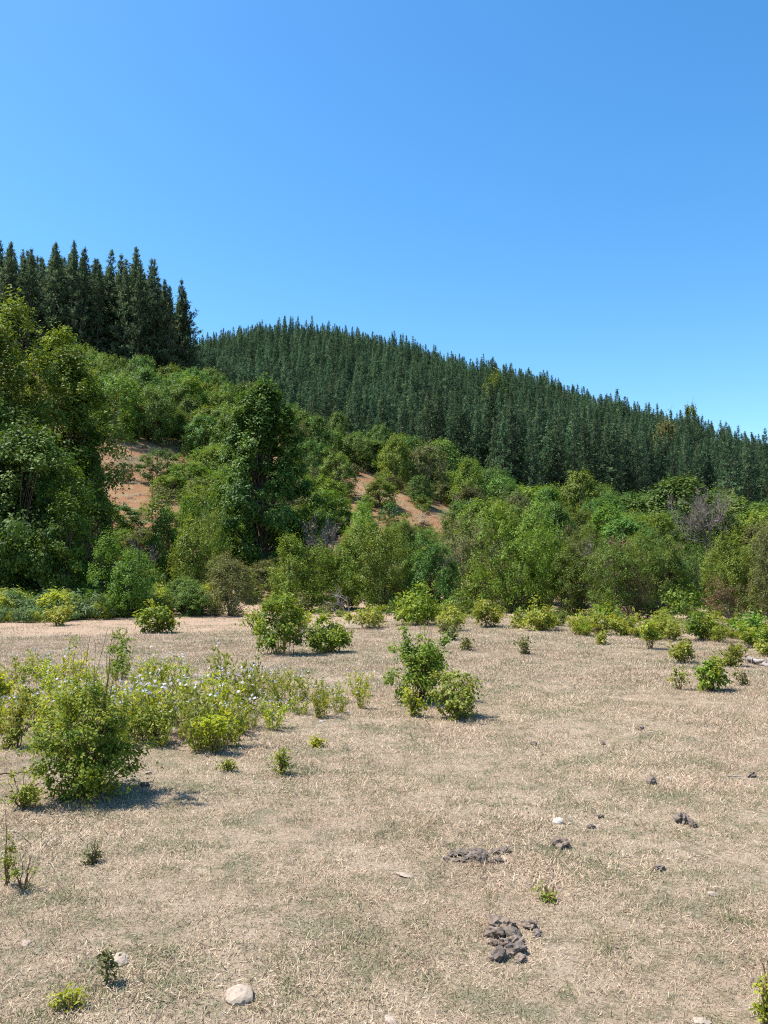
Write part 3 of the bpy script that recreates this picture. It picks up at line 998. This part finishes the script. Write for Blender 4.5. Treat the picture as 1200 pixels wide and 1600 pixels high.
a, b = pine_meshes(590, 19, 3.4, 'needle', 1.3, z0=.16, oneside=.45)
thing('pine_tree', 'outermost pine of the left ridge with long branches against the sky', 'pine tree', [('trunk', mk_mesh('trunk', [a], True)), ('crown', mk_mesh('crown', [b]))],
      place(281, 128), 0, (1, 1, 1), 'pines on the left ridge')
rows.sort(key=lambda r: r[1])
score = []
while ki < len(known):
    ki += 1
for x, y, s, f in rows:
    z = float(ground_h(x, y)) - .2
    H, R = (20, 2.7) if f == 0 else (21, 2.5)
    u, vt = proj(x, y, z + H * s)
    w = 2 * R * F_PX / y
    vis = min(SKY.shows(u, w, vt), H * s * F_PX / y) if -10 < u < 1210 else 0
    score.append(vis * w)
    SKY.add(u, w * .7, vt + .22 * H * F_PX / y)
order = np.argsort(-np.array(score))
chosen = set(order[:300].tolist())
rest = {0: [], 1: []}
LEADER = None
for i, (x, y, s, f) in enumerate(rows):
    z = float(ground_h(x, y)) - .2
    sx = s * R0.uniform(.88, 1.12)
    rz, k = R0.random() * 6.28, int(R0.integers(0, 6))
    if i in chosen:
        a, b = (P_NEAR if f == 0 else P_FAR)[k]
        u = 600 + F_PX * x / y
        vt = proj(x, y, z + 20 * s)[1]
        if f == 0:
            wh = 'above the tall yellow-green tree' if u < 100 else ('in the middle of the stand' if u < 200 else 'at the right end of the stand')
            lab = ('skyline pine' if vt < 420 else 'lower pine') + ' of the left ridge ' + wh
        else:
            wh = ['just right of the left ridge stand', 'behind the big lone dark tree', 'above the lower bare clearing', 'around the lone yellowish hill tree',
                  'above the olive-topped tree', 'above the bare pale dead tree', 'at the right edge'][int(np.searchsorted([360, 500, 680, 830, 990, 1130], u))]
            lab = ('skyline' if y > 330 else ('mid-hill' if y > 210 else 'lowest row')) + ' dark pine of the pine hill ' + wh
        gr = lab + ' (several alike)'
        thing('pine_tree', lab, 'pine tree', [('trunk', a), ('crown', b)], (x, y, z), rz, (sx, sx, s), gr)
    else:
        rest[f].append((x, y, z, rz, sx, s, k))
for f, pm, nm, lab in ((0, NEAR_P, 'ridge_pine_forest', 'dark pines packed behind the front rows on the left ridge'),
                       (1, FAR_P, 'hill_pine_forest', 'dense dark pine plantation covering the far hill up to its skyline')):
    A = np.array(rest[f])
    pr = [proto(mk_mesh('pine', [a, b])) for a, b in pm]
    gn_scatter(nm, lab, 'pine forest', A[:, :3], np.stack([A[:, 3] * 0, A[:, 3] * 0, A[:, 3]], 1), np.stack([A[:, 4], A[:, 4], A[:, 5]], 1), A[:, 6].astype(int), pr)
print('pines', len(rows), [len(rest[k]) for k in rest])

# ---- low undergrowth that fills the slope between the trees
under = []
for k, (lf, H, R) in enumerate((('leaf_olive', .9, .7), ('leaf_oak', 1.0, .75), ('leaf_bright', .9, .7), ('leaf_brown', .6, .5), ('leaf_mid', 1.0, .8))):
    _, cr = tree_meshes(800 + k, H, R, .05, 'dome', lf, 34, 22, .25, .13, .055, upright=.3)
    under.append(proto(cr))
pts, rot, scl, ids = [], [], [], []
for Y in np.arange(26.5, 140, 1.55):
    stp = np.interp(Y, [32, 60, 140], [1.3, 1.9, 3.2])
    for X in np.arange(-.60 * Y, .62 * Y, stp):
        if R0.random() > np.interp(Y, [32, 60, 140], [.62, .5, .34]):
            continue
        x, y = X + R0.normal(0, .6), Y + R0.normal(0, .6)
        u = 600 + F_PX * x / y
        z = float(ground_h(x, y))
        _, v = proj(x, y, z)
        inc = any(inside(p, u, v) or inside(p, u, v - 12) for p in CLEARINGS)
        if inc and R0.random() < .3:
            continue
        if (y > 118 and u < 300) or (y < 31.5 and u < 420) or (y < 27.8 and u < 700):
            continue
        s = R0.uniform(.6, 1.5) * (.42 if inc else 1) * (.6 if y < 31 else 1)
        pts.append((x, y, z))
        rot.append((0, 0, R0.random() * 6.28))
        scl.append((s, s, s * R0.uniform(.7, 1.3)))
        ids.append(R0.choice(5, p=[.3, .25, .2, .1, .15]))
gn_scatter('undergrowth', 'low tangled undergrowth between the trees of the wooded slope', 'undergrowth', pts, rot, scl, ids, under)

# ------------------------------------------------------------------ shrubs standing in the field
def field_shrub(u, vb, vt, wpx, label, name='rose_bush', leaf='leaf_rose', dens=1.0, group=None, seed=None, **kw):
    x, y = on_ground(u, vb)
    z = float(ground_h(x, y))
    H, R = (vb - vt) / F_PX * y, wpx / 2 / F_PX * y
    px = y / F_PX                                   # metres per photo pixel there
    core = kw.pop('core', 0)
    L = kw.pop('L', None) or max(.02, 5.6 * px)
    need = dens * 3.2 * (wpx * (vb - vt)) / 40.0
    per = 7
    ns = int(np.clip(need * 3.0 / per, 24, 1100))
    sd_ = seed or abs(int(u * 7 + vb))
    parts = list(zip(('stem', 'foliage'), shrub_meshes(sd_, H, R * .86, leaf, kw.pop('n_cane', 16), ns, per, L, L * kw.pop('wr', .55), **kw)))
    if core:                                        # the dense inner crown of a full bush
        hc = H * core
        n_cl = int(34 + wpx * .35)
        tm = tree_meshes(sd_ + 1, hc, R * .92, hc * .06, 'oval', leaf, n_cl, int(np.clip(need * 1.5 / n_cl, 18, 80)), R * .30, L, L * .58, bark='cane', trunk_r=.012, lobes=.3,
                         upright=.25)
        parts += list(zip(('inner_stem', 'inner_foliage'), tm))
    thing(name, label, 'bush' if 'bush' in name else 'plant', parts, (x, y, z), 0, (1, 1, 1), group)

B = field_shrub
B(128, 1243, 990, 168, 'large dense rose bush casting a shadow in the left foreground', dens=2.0, wisps=14, n_cane=26, low=.08, r0=.2, cane_r=.005, fill=.44, lean=(.12, 0), top='dome', core=.64, L=.027, hc=.78, wisp_w=.26)
B(438, 1022, 926, 84, 'dense egg-shaped rose bush near the far left-centre of the field', dens=1.2, n_cane=18, low=.2, fill=.4, r0=.25, top='full', core=.95)
B(510, 1019, 952, 70, 'round rose bush right beside the egg-shaped bush', dens=1.0, n_cane=18, fill=.45, low=.12, core=.85)
B(398, 992, 948, 44, 'small yellowish bush left of the egg-shaped bush', leaf='leaf_lime', dens=1.0)
B(652, 1098, 962, 100, 'tall loose rose bush in the middle of the field', dens=1.0, wisps=8, n_cane=20, low=.1, fill=.42, top='full', core=.62)
B(714, 1123, 1038, 72, 'round yellow-green bush at the foot of the tall loose bush', leaf='leaf_lime', dens=1.0, n_cane=24, low=.08, top='full', core=.85)
B(646, 1120, 1058, 30, 'small bright sprig between the two middle bushes', name='leafy_sprig', leaf='leaf_weed', dens=1.0, n_cane=8)
B(575, 982, 944, 62, 'low yellow bush left of the middle at the far field edge', leaf='leaf_lime', dens=1.2)
B(655, 976, 912, 76, 'tall yellow-green bush behind the loose middle bush', leaf='leaf_rose', dens=1.0, wisps=3, core=.8)
B(706, 986, 943, 48, 'yellow bush just right of the tall yellow-green bush', leaf='leaf_lime', dens=1.2)
B(764, 980, 938, 66, 'wide yellow bush at the far field edge right of centre', leaf='leaf_lime', dens=1.4)
B(808, 982, 955, 34, 'tiny yellow bush between two wide yellow bushes', leaf='leaf_lime', dens=1.0)
B(846, 985, 940, 62, 'wide yellow bush ending the row right of centre', leaf='leaf_lime', dens=1.3)
B(245, 989, 932, 56, 'spreading rose bush on the sandy track', leaf='leaf_rose', dens=1.0, wisps=3, core=.7)
B(88, 978, 938, 46, 'small brownish green bush on the sandy track at the left', leaf='leaf_lime', dens=1.2)
B(1016, 1014, 952, 30, 'narrow upright bush on the right before the yellow row', dens=1.3)
B(935, 992, 956, 40, 'yellow-green bush at the left end of the right row', leaf='leaf_lime', dens=1.1)
B(975, 992, 950, 50, 'yellow-green bush second from left in the right row', leaf='leaf_lime', dens=1.2)
B(1048, 1000, 958, 60, 'yellow-green bush behind the narrow upright bush', leaf='leaf_lime', dens=1.1)
B(1100, 1000, 955, 70, 'low deep green bush deep in the right row', leaf='leaf_bright', dens=1.2)
B(1180, 1000, 950, 80, 'low deep green bush at the right edge', leaf='leaf_bright', dens=1.2)
B(1066, 1036, 998, 56, 'low yellow-green bush before the right row', leaf='leaf_lime', dens=1.3)
B(1110, 1080, 1018, 46, 'dense upright bush nearest on the right side of the field', dens=1.0, wisps=3, core=.75)
B(1062, 1078, 1040, 22, 'small sprig left of the dense upright right bush', name='leafy_sprig', leaf='leaf_lime', dens=.8, n_cane=8)
B(1160, 1071, 1036, 30, 'pale dry sprig right of the dense upright right bush', name='leafy_sprig', leaf='leaf_olive', dens=.7, n_cane=8)
B(1148, 1042, 1002, 50, 'yellow-green bush behind the pale dry sprig', leaf='leaf_lime', dens=1.3)
B(1196, 1024, 985, 50, 'yellow-green bush cut by the right edge', leaf='leaf_lime', dens=1.2)
B(820, 1022, 984, 26, 'small twiggy sprig alone in the open field', name='leafy_sprig', leaf='leaf_olive', dens=.9, n_cane=9)
B(938, 1008, 984, 14, 'tiny sprig before the right row of bushes', name='leafy_sprig', leaf='leaf_lime', dens=.9, n_cane=6)
for k, (u, v) in enumerate(((694, 990), (708, 1000), (730, 1016))):
    B(u, v, v - (18, 22, 20)[k], 18, '%s olive sprig trailing right of the tall loose bush' % ('farthest', 'middle', 'nearest')[k], name='leafy_sprig', leaf='leaf_olive', dens=.8, n_cane=6)
B(36, 1262, 1200, 66, 'low yellowish bush left of the large foreground bush', leaf='leaf_lime', dens=.8, n_cane=12)
B(10, 1386, 1236, 30, 'tall thin green plant at the left edge', name='leafy_sprig', leaf='leaf_lime', dens=.35, n_cane=4, fill=.5, L=.016)
B(34, 1392, 1318, 44, 'short yellowish plant beside the tall thin left plant', name='leafy_sprig', leaf='leaf_lime', dens=.28, n_cane=7, L=.016)
B(148, 1350, 1308, 30, 'small dry sprig in the left foreground', name='leafy_sprig', leaf='leaf_olive', dens=.5, n_cane=9)
B(441, 1211, 1152, 24, 'small upright green sprig left of centre', name='leafy_sprig', leaf='leaf_rose', dens=.8, n_cane=9)
B(352, 1204, 1176, 18, 'tiny red-stemmed sprig below the flower patch', name='leafy_sprig', leaf='leaf_lime', dens=.7, n_cane=6)
B(497, 1168, 1146, 26, 'tiny green weed right of the upright sprig', name='leafy_sprig', leaf='leaf_weed', dens=.8, n_cane=6)
B(108, 1580, 1546, 40, 'flat leafy weed at the bottom left', name='leafy_sprig', leaf='leaf_weed', dens=.16, n_cane=8)
B(168, 1540, 1432, 22, 'thin dry stalk with a few leaves at the bottom left', name='leafy_sprig', leaf='leaf_olive', dens=.08, n_cane=2, fill=.3)
B(862, 1408, 1376, 36, 'small yellow sprig in the right foreground', name='leafy_sprig', leaf='leaf_lime', dens=.22, n_cane=8)
B(1204, 1606, 1488, 44, 'green leafy plant at the bottom right edge', name='leafy_sprig', leaf='leaf_weed', dens=.4, n_cane=14, fill=.3)
B(-18, 1110, 1000, 60, 'leafy bush cut by the left edge behind the flower patch', leaf='leaf_weed', dens=1.2)
B(24, 1168, 1066, 62, 'loose yellow-green bush at the left end of the flower patch', leaf='leaf_lime', dens=.75, n_cane=10)
B(52, 1130, 1008, 60, 'tall sparse yellowish plant rising from the flower patch', leaf='leaf_lime', dens=.35, n_cane=5)
B(338, 1176, 1082, 72, 'brown-stemmed bush at the front of the flower patch', leaf='leaf_weed', dens=.7, n_cane=18, fill=.4)
B(236, 1160, 1058, 74, 'yellowish bush just right of the large foreground bush', leaf='leaf_lime', dens=.7, n_cane=14, fill=.4)

# ---- the loose row of bushes along the far edge of the field
EDGE = [shrub_meshes(1500 + k, .95, .62, ('leaf_lime', 'leaf_rose', 'leaf_oak', 'leaf_weed', 'leaf_lime')[k], 16, 120, 7, .10, .05, low=.05, fill=.55, top='full') for k in range(5)]
for _ in range(58):
    u = R0.uniform(880, 1290) if R0.random() < .74 else R0.uniform(430, 880)
    v = np.interp(u, [430, 700, 880, 960, 1100, 1290], [972, 974, 983, 986, 996, 1010]) + R0.uniform(-10, 12)
    x, y = on_ground(u, v)
    k = int(R0.integers(0, 5))
    s = R0.uniform(.28, .66)
    wh = 'right of the narrow upright bush' if u > 1016 else ('left of the narrow upright bush' if u > 880 else 'behind the middle field bushes')
    thing('edge_bush', 'low yellow-green bush in the far edge row, ' + wh, 'bush', list(zip(('stem', 'foliage'), EDGE[k])), (x, y, float(ground_h(x, y))),
          R0.random() * 6.28, (s * R0.uniform(.9, 1.3), s * R0.uniform(.9, 1.3), s * R0.uniform(.8, 1.25)), 'edge row bushes ' + wh)

# ---- flowering weeds
def weed_meshes(seed):
    rng = np.random.default_rng(seed)
    ts, P, D, Nn, Fp = [], [], [], [], []
    for _ in range(rng.integers(9, 14)):
        az, r = rng.random() * 6.28, .26 * math.sqrt(rng.random())
        h = rng.uniform(.24, .46)
        b = np.array([math.cos(az) * r * .4, math.sin(az) * r * .4, -.02])
        e = np.array([math.cos(az) * r, math.sin(az) * r, h]) + np.append(rng.normal(0, .03, 2), 0)
        m_ = (b + e) / 2 + np.append(rng.normal(0, .02, 2), .03)
        ts.append(tube(bez(b, m_, e, 5), .0035 * np.linspace(1, .5, 5), 3))
        k = 34
        s = rng.uniform(.06, .97, k)[:, None]
        q = (1 - s) ** 2 * b + 2 * s * (1 - s) * m_ + s ** 2 * e
        P.append(q + rng.normal(0, .018, (k, 3)))
        D.append(rng.normal(0, .6, (k, 3)) + np.array([0, 0, .55]))
        Nn.append(rng.normal(0, .8, (k, 3)) + np.array([0, 0, .4]))
        for _f in range(rng.integers(0, 4)):
            Fp.append(e + rng.normal(0, .035, 3) + np.array([0, 0, .02]))
    P, D, Nn = map(np.concatenate, (P, D, Nn))
    sz = rng.uniform(.6, 1.4, len(P))
    V, Fq = leaves(rng, P, Nn, D, .058 * sz, .019 * sz)
    fol = mk_mesh('foliage', [(V, Fq, 'leaf_lime' if seed % 3 == 0 else 'leaf_weed', np.repeat(rng.random(len(P)), 4))])
    sv, sf = join_tubes(ts)
    Fp = np.array(Fp)
    c = np.repeat(Fp, 6, 0)
    ang = np.tile(np.arange(6) * 1.047, len(Fp)) + np.repeat(rng.random(len(Fp)), 6)
    ax = norm(np.repeat(rng.normal(0, .5, Fp.shape) + np.array([0, -.25, .7]), 6, 0))
    a1 = norm(np.cross(ax, np.array([.2, .9, .1])))
    a2 = np.cross(ax, a1)
    d = np.cos(ang)[:, None] * a1 + np.sin(ang)[:, None] * a2
    V, Fq = leaves(rng, c, ax, d + ax * .25, .019, .012)
    return mk_mesh('stem', [(sv, sf, 'cane_green', None)]), fol, mk_mesh('blossoms', [(V, Fq, 'petal', np.repeat(rng.random(len(c)), 4))])

WEED = [weed_meshes(900 + k) for k in range(7)]
spots = []
def ok_spot(u, v, d):
    return all((a - u) ** 2 + ((b - v) * 1.7) ** 2 > d * d for a, b in spots)
for turn in range(1800):
    u = R0.uniform(-90, 570) if turn > 300 else R0.uniform(425, 575)
    v = R0.uniform(1058, 1182)
    top = np.interp(u, [-90, 60, 300, 430, 470, 570], [1060, 1058, 1062, 1070, 1078, 1086])
    bot = np.interp(u, [-90, 30, 200, 330, 425, 435, 520, 570], [1150, 1150, 1160, 1176, 1146, 1112, 1128, 1114])
    if top < v < bot and ok_spot(u, v, 27) and len(spots) < 112 and math.sin(u * .045 + v * .02) + math.sin(v * .11 - u * .021) > -1.5:
        spots.append((u, v))
for u, v in spots:
    x, y = on_ground(u, v)
    s = R0.uniform(.42, 1.1) * (.92 if u > 430 else 1)
    k = int(R0.integers(0, 7))
    if u > 430:
        lab, gr = 'leafy weed with pale flowers in the right lobe of the flower patch', 'weeds in the right lobe of the flower patch'
    elif u > 215:
        lab, gr = 'leafy weed with pale lavender flowers right of the foreground bush', 'weeds in the middle of the flower patch'
    else:
        lab, gr = 'leafy weed with pale lavender flowers behind the foreground bush', 'weeds in the left of the flower patch'
    thing('flowering_weed', lab, 'weed', list(zip(('stem', 'foliage', 'blossoms'), WEED[k])), (x, y, float(ground_h(x, y))),
          R0.random() * 6.28, (s, s, s * R0.uniform(.85, 1.15)), gr)

# ------------------------------------------------------------------ stones, clods, sticks
def lump(seed, amp, freq, flat):
    bm = bmesh.new()
    bmesh.ops.create_icosphere(bm, subdivisions=3, radius=.5)
    rng = np.random.default_rng(seed)
    V = np.array([v.co[:] for v in bm.verts])
    dirs = rng.normal(0, 1, (14, 3))
    ph = rng.random(14) * 6.28
    d = np.ones(len(V))
    for k in range(14):
        fq = freq * (1 + k * .35)
        d += amp / (1 + k * .22) * np.sin(V @ dirs[k] * fq + ph[k])
    V = V * d[:, None] * np.array([1, rng.uniform(.65, .9), flat])
    V[:, 2] = np.maximum(V[:, 2], -.22)
    for v, c in zip(bm.verts, V):
        v.co = c
    return bm

def lump_mesh(seed, amp, freq, flat, mat):
    bm = lump(seed, amp, freq, flat)
    me = bpy.data.meshes.new('lump')
    bm.to_mesh(me)
    bm.free()
    me.materials.append(MATS[mat])
    return me

LM = {('s', m): [lump_mesh(300 + k, .07, 3.0, .62, m) for k in range(3)] for m in ('stone_white', 'stone_pale')}
LM.update({('c', m): [lump_mesh(400 + k, .13, 5.0, .66, m) for k in range(5)] for m in ('clod_gray', 'clod_brown')})

def lay(name, kd, mat, u, v, wpx, label, cat, group=None, hz=None):
    hz = hz or (.7 if kd == 's' else 1.0)
    x, y = on_ground(u, v)
    s = wpx / F_PX * y
    o = link(name, LM[(kd, mat)][int(R0.integers(0, len(LM[(kd, mat)])))])
    o.location = (x, y, float(ground_h(x, y)) + (.08 if kd == 's' else .16) * s * hz)
    o.scale = (s, s, s * hz)
    o.rotation_euler = (R0.normal(0, .15), R0.normal(0, .15), R0.random() * 6.28)
    tag(o, label, cat, group)

lay('stone', 's', 'stone_white', 872, 1286, 19, 'bright white stone lying in the right half of the field', 'stone', hz=1.15)
lay('stone', 's', 'stone_pale', 184, 1502, 34, 'pale rounded stone at the bottom left', 'stone')
lay('stone', 's', 'stone_pale', 374, 1560, 46, 'flat pale stone at the bottom edge left of centre', 'stone', hz=.8)
lay('stone', 's', 'stone_pale', 41, 1475, 14, 'small pale stone at the left edge', 'stone')
lay('stone', 's', 'stone_pale', 22, 1300, 12, 'small pale stone behind the tall thin left plant', 'stone')
lay('stone', 's', 'stone_pale', 611, 1597, 24, 'grey-white stone at the bottom edge centre', 'stone')
lay('stone', 's', 'stone_pale', 1096, 1599, 26, 'pale stone cut by the bottom edge on the right', 'stone')
lay('stone', 's', 'stone_white', 503, 1128, 10, 'small white stone below the right flower patch', 'stone')
lay('stone', 's', 'stone_pale', 232, 1208, 16, 'flat pale chip right of the foreground bush', 'stone', hz=.5)
lay('stone', 's', 'stone_pale', 634, 1368, 30, 'flat pinkish stone level with the turf near the clod pile', 'stone', hz=.3)
lay('stone', 's', 'stone_pale', 1114, 1398, 16, 'small grey stone in the right foreground', 'stone')
lay('stone', 's', 'stone_pale', 1046, 1217, 12, 'small pale stone at the right beyond the white stone', 'stone')
lay('clod', 'c', 'clod_gray', 226, 1228, 13, 'small dark grey clod in the sun right of the foreground bush', 'clod')
lay('clod', 'c', 'clod_gray', 1066, 1284, 26, 'dark split clod right of the white stone', 'clod')
lay('clod', 'c', 'clod_gray', 1082, 1291, 16, 'small clod touching the dark split clod', 'clod')
lay('clod', 'c', 'clod_brown', 1018, 1224, 22, 'brown clod beyond the white stone to the right', 'clod')
lay('clod', 'c', 'clod_brown', 1174, 1214, 16, 'brown clod near the right edge', 'clod')
lay('clod', 'c', 'clod_brown', 876, 1324, 26, 'brown clod just below the white stone', 'clod')
lay('clod', 'c', 'clod_gray', 923, 1294, 12, 'small grey clod right of the white stone', 'clod')
lay('clod', 'c', 'clod_gray', 938, 1278, 10, 'tiny dark clod right of the white stone', 'clod')
lay('clod', 'c', 'clod_gray', 1030, 1358, 22, 'low dark clod in the right foreground grass', 'clod', hz=.6)
lay('clod', 'c', 'clod_brown', 1000, 1140, 14, 'dark clod in the far right turf', 'clod')
lay('clod', 'c', 'clod_gray', 834, 1164, 10, 'tiny black clod in the open middle turf', 'clod')
lay('clod', 'c', 'clod_gray', 942, 1163, 9, 'tiny black clod right of the middle turf clod', 'clod')
lay('clod', 'c', 'clod_brown', 1180, 1537, 18, 'clod beside the bottom right plant', 'clod')
PILE1 = [(696, 1344, 11), (708, 1338, 16), (722, 1334, 22), (737, 1342, 22), (752, 1338, 20), (726, 1346, 16), (745, 1332, 18), (772, 1333, 20), (786, 1332, 20),
         (755, 1348, 20), (780, 1346, 18), (765, 1344, 14), (710, 1346, 12)]
PILE2 = [(772, 1446, 34), (790, 1452, 26), (776, 1462, 28), (800, 1463, 24), (806, 1474, 26), (788, 1478, 22), (808, 1490, 30), (795, 1490, 20), (778, 1497, 24),
         (830, 1449, 20), (838, 1462, 22), (812, 1504, 18), (770, 1476, 16)]
for nm, pile, lab in (('far', PILE1, 'dark grey crumbled clod in the farther dung pile'), ('near', PILE2, 'grey-brown crumbled clod in the nearer dung pile')):
    for u, v, w in pile:
        lay('clod', 'c', 'clod_gray' if nm == 'far' or R0.random() < .4 else 'clod_brown', u + R0.normal(0, 2.5), v + R0.normal(0, 1.5), w * R0.uniform(.8, 1.2), lab, 'clod', 'clods of the %s dung pile' % ('farther' if nm == 'far' else 'nearer'), hz=R0.uniform(.6, 1.1))

def stick(name, pix, r, mat, label, lift=.01):
    pts = []
    for u, v in pix:
        x, y = on_ground(u, v)
        pts.append((x, y, float(ground_h(x, y)) + lift))
    pts = np.array(pts)
    t = np.linspace(0, 1, len(pts))
    tt = np.linspace(0, 1, 14)
    q = np.stack([np.interp(tt, t, pts[:, k]) for k in range(3)], 1)
    q[1:-1] += np.random.default_rng(abs(int(pix[0][0]))).normal(0, r * .6, (12, 3))
    v, f = tube(q, r * np.linspace(1, .6, 14), 6)
    tag(link(name, mk_mesh(name, [(v, f, mat, None)], True)), label, 'stick')

stick('fallen_branch', [(1168, 1036), (1185, 1040), (1215, 1043)], .05, 'dead_wood', 'pale fallen branch at the right field edge', .05)
stick('fallen_stick', [(-20, 1214), (25, 1211), (58, 1206)], .008, 'cane', 'thin brown stick on the ground left of the foreground bush', .02)
stick('fallen_stick', [(1135, 1216), (1160, 1218)], .006, 'dead_wood', 'thin pale straw stick near the right edge', .02)

def snag(u, Y, H, label, seed, tilt):
    x, y, z = place(u, Y)
    v, f = join_tubes(bare_tubes(seed, H, .5, .03, 3, 3, 3))
    o = link('dead_branch', mk_mesh('dead_branch', [(v, f, 'dead_wood', None)], True))
    o.location = (x, y, z)
    o.rotation_euler = (tilt[0], tilt[1], 0)
    tag(o, label, 'branch')
snag(545, 28.3, 1.5, 'bare grey branch leaning out of the thicket behind the field', 71, (.3, -.6))
snag(168, 38, 2.0, 'bare pale branch hanging by the brown bank on the left', 72, (.3, .5))
snag(70, 29.2, 1.6, 'bare pale branch low under the dark left tree', 73, (.5, .5))

# ------------------------------------------------------------------ turf
def tuft(seed, n_, rad, h0, h1, wd, lie, mat='dry_blade'):
    rng = np.random.default_rng(seed)
    az = rng.random(n_) * 6.283
    b = np.stack([rng.normal(0, rad, n_), rng.normal(0, rad, n_), np.full(n_, -.004)], 1)
    L = rng.uniform(h0, h1, n_)[:, None]
    el = np.clip(rng.normal(lie, .38, n_), .03, 1.5)
    d = np.stack([np.cos(az) * np.cos(el), np.sin(az) * np.cos(el), np.sin(el)], 1)
    s = norm(np.cross(d, np.array([0, 0, 1.0]) + rng.normal(0, .3, (n_, 3))))
    w = wd * rng.uniform(.6, 1.3, n_)[:, None]
    mid = b + d * L * .55
    tip = b + d * L + np.array([0, 0, -1]) * L * rng.uniform(0, .35, n_)[:, None]
    tip[:, 2] = np.maximum(tip[:, 2], .002)
    V = np.stack([b - s * w * .5, b + s * w * .5, mid + s * w * .4, mid - s * w * .4, tip], 1).reshape(-1, 3)
    i = np.arange(n_)[:, None] * 5
    tint = np.repeat(rng.random(n_), 5)
    me = bpy.data.meshes.new('tuft')
    me.from_pydata(V.tolist(), [], (i + np.array([0, 1, 2, 3])).tolist() + (i + np.array([3, 2, 4])).tolist())
    a = me.attributes.new('tint', 'FLOAT', 'POINT')
    a.data.foreach_set('value', tint.astype(np.float32))
    me.materials.append(MATS[mat])
    return me

TN = [proto(tuft(20 + k, 44, .055, .014, .048, .0029, (.35, .7, .25, .5, .85, .3)[k])) for k in range(6)]
TF = [proto(tuft(40 + k, 44, .12, .025, .07, .0065, (.5, .8, .4, .65)[k])) for k in range(4)]
pts, rot, scl, ids = [], [], [], []
for y0, y1, dens, s0 in ((2.0, 4.2, 1100, .82), (4.2, 7.0, 640, 1.05), (7, 11, 280, 1.45), (11, 18, 115, 1.0), (18, 29, 55, 1.2)):
    n_ = int((y1 - y0) * (y1 + y0) / 2 * 1.34 * dens)
    y = np.sqrt(R0.uniform(y0 ** 2, y1 ** 2, n_))
    x = R0.uniform(-.67, .67, n_) * y
    cl = np.sin(x * 5.3 + np.sin(y * 3.9) * 1.7) * np.sin(y * 6.1 + np.sin(x * 4.3) * 1.9)
    edge = 19.6 + .8 * np.sin(x * .7) + 5.5 * np.clip((x + 7) / 8, 0, 1)
    keep = (R0.random(n_) < .72 + .4 * cl) & ((y < edge) | (R0.random(n_) < .18))
    x, y = x[keep], y[keep]
    s = s0 * R0.uniform(.55, 1.35, len(x)) * (1 + .25 * np.sin(x * 2.1) * np.sin(y * 1.7))
    pts.append(np.stack([x, y, ground_h(x, y)], 1))
    rot.append(np.stack([x * 0, x * 0, R0.random(len(x)) * 6.28], 1))
    scl.append(np.stack([s, s, s * R0.uniform(.6, 1.2, len(x))], 1))
    ids.append(R0.integers(0, 6, len(x)) if y1 <= 11 else R0.integers(6, 10, len(x)))
pts, rot, scl, ids = map(np.concatenate, (pts, rot, scl, ids))
print('tufts', len(pts))
gn_scatter('dry_grass', 'short dry straw-coloured grass covering the whole field', 'grass', pts, rot, scl, ids, TN + TF)

GB = [proto(tuft(60 + k, 22, .045, .02, .06, .0032, .8, 'leaf_turf')) for k in range(3)]
c = R0.uniform(0, 1, (150, 2))
cy = 2.6 + 8 * c[:, 1] ** 1.5
cx = (c[:, 0] - .5) * 1.15 * cy
pts = []
for a, b in zip(cx, cy):
    k = R0.integers(2, 13)
    sg = R0.uniform(.04, .2)
    pts.append(np.stack([a + R0.normal(0, sg, k), b + R0.normal(0, sg, k)], 1))
pts = np.concatenate(pts)
s = R0.uniform(.4, 1.0, len(pts))
gn_scatter('green_grass', 'scattered green blades sprouting through the dry turf', 'grass', np.column_stack([pts, ground_h(pts[:, 0], pts[:, 1])]),
           np.column_stack([pts * 0, R0.random(len(pts)) * 6.28]), np.column_stack([s, s, s]), R0.integers(0, 3, len(pts)), GB)

FE = [proto(tree_meshes(880 + k, .75, .55, .03, 'dome', ('leaf_fern', 'leaf_weed', 'leaf_fern')[k], 30, 24, .2, .13, .035, upright=.6)[1]) for k in range(3)]
q = []
for _ in range(420):
    u, Y = R0.uniform(-160, 330), R0.uniform(25.2, 31.5)
    if u > 175 and Y < 28.8 or (u > 120 and Y < 27):
        continue
    q.append((*at_depth(u, Y), R0.uniform(.5, 1.15) * (.55 if Y < 26.5 else 1.1)))
q = np.array(q)
gn_scatter('fern_patch', 'low bright green and bluish ferns and nettles under the left trees', 'undergrowth', np.column_stack([q[:, :2], ground_h(q[:, 0], q[:, 1])]),
           np.column_stack([q[:, :2] * 0, R0.random(len(q)) * 6.28]), np.column_stack([q[:, 2]] * 3), R0.integers(0, 3, len(q)), FE)

SG = [proto(tuft(90 + k, 26, .16, .18, .45, .035, .95)) for k in range(3)]
q = []
for Y in np.arange(45, 100, .8):
    for X in np.arange(-.40 * Y, .16 * Y, .8):
        x, y = X + R0.normal(0, .35), Y + R0.normal(0, .35)
        z = float(ground_h(x, y))
        u, v = proj(x, y, z)
        if any(inside(p, u, v) for p in CLEARINGS) and R0.random() < .5 + .5 * math.sin(x * .7 + math.sin(y * .9) * 2):
            q.append((x, y, z, R0.uniform(.5, 1.2)))
q = np.array(q)
gn_scatter('slope_grass', 'dry straw tufts growing on the bare soil clearings of the slope', 'grass', q[:, :3], np.column_stack([q[:, :2] * 0, R0.random(len(q)) * 6.28]),
           np.column_stack([q[:, 3]] * 3), R0.integers(0, 3, len(q)), SG)
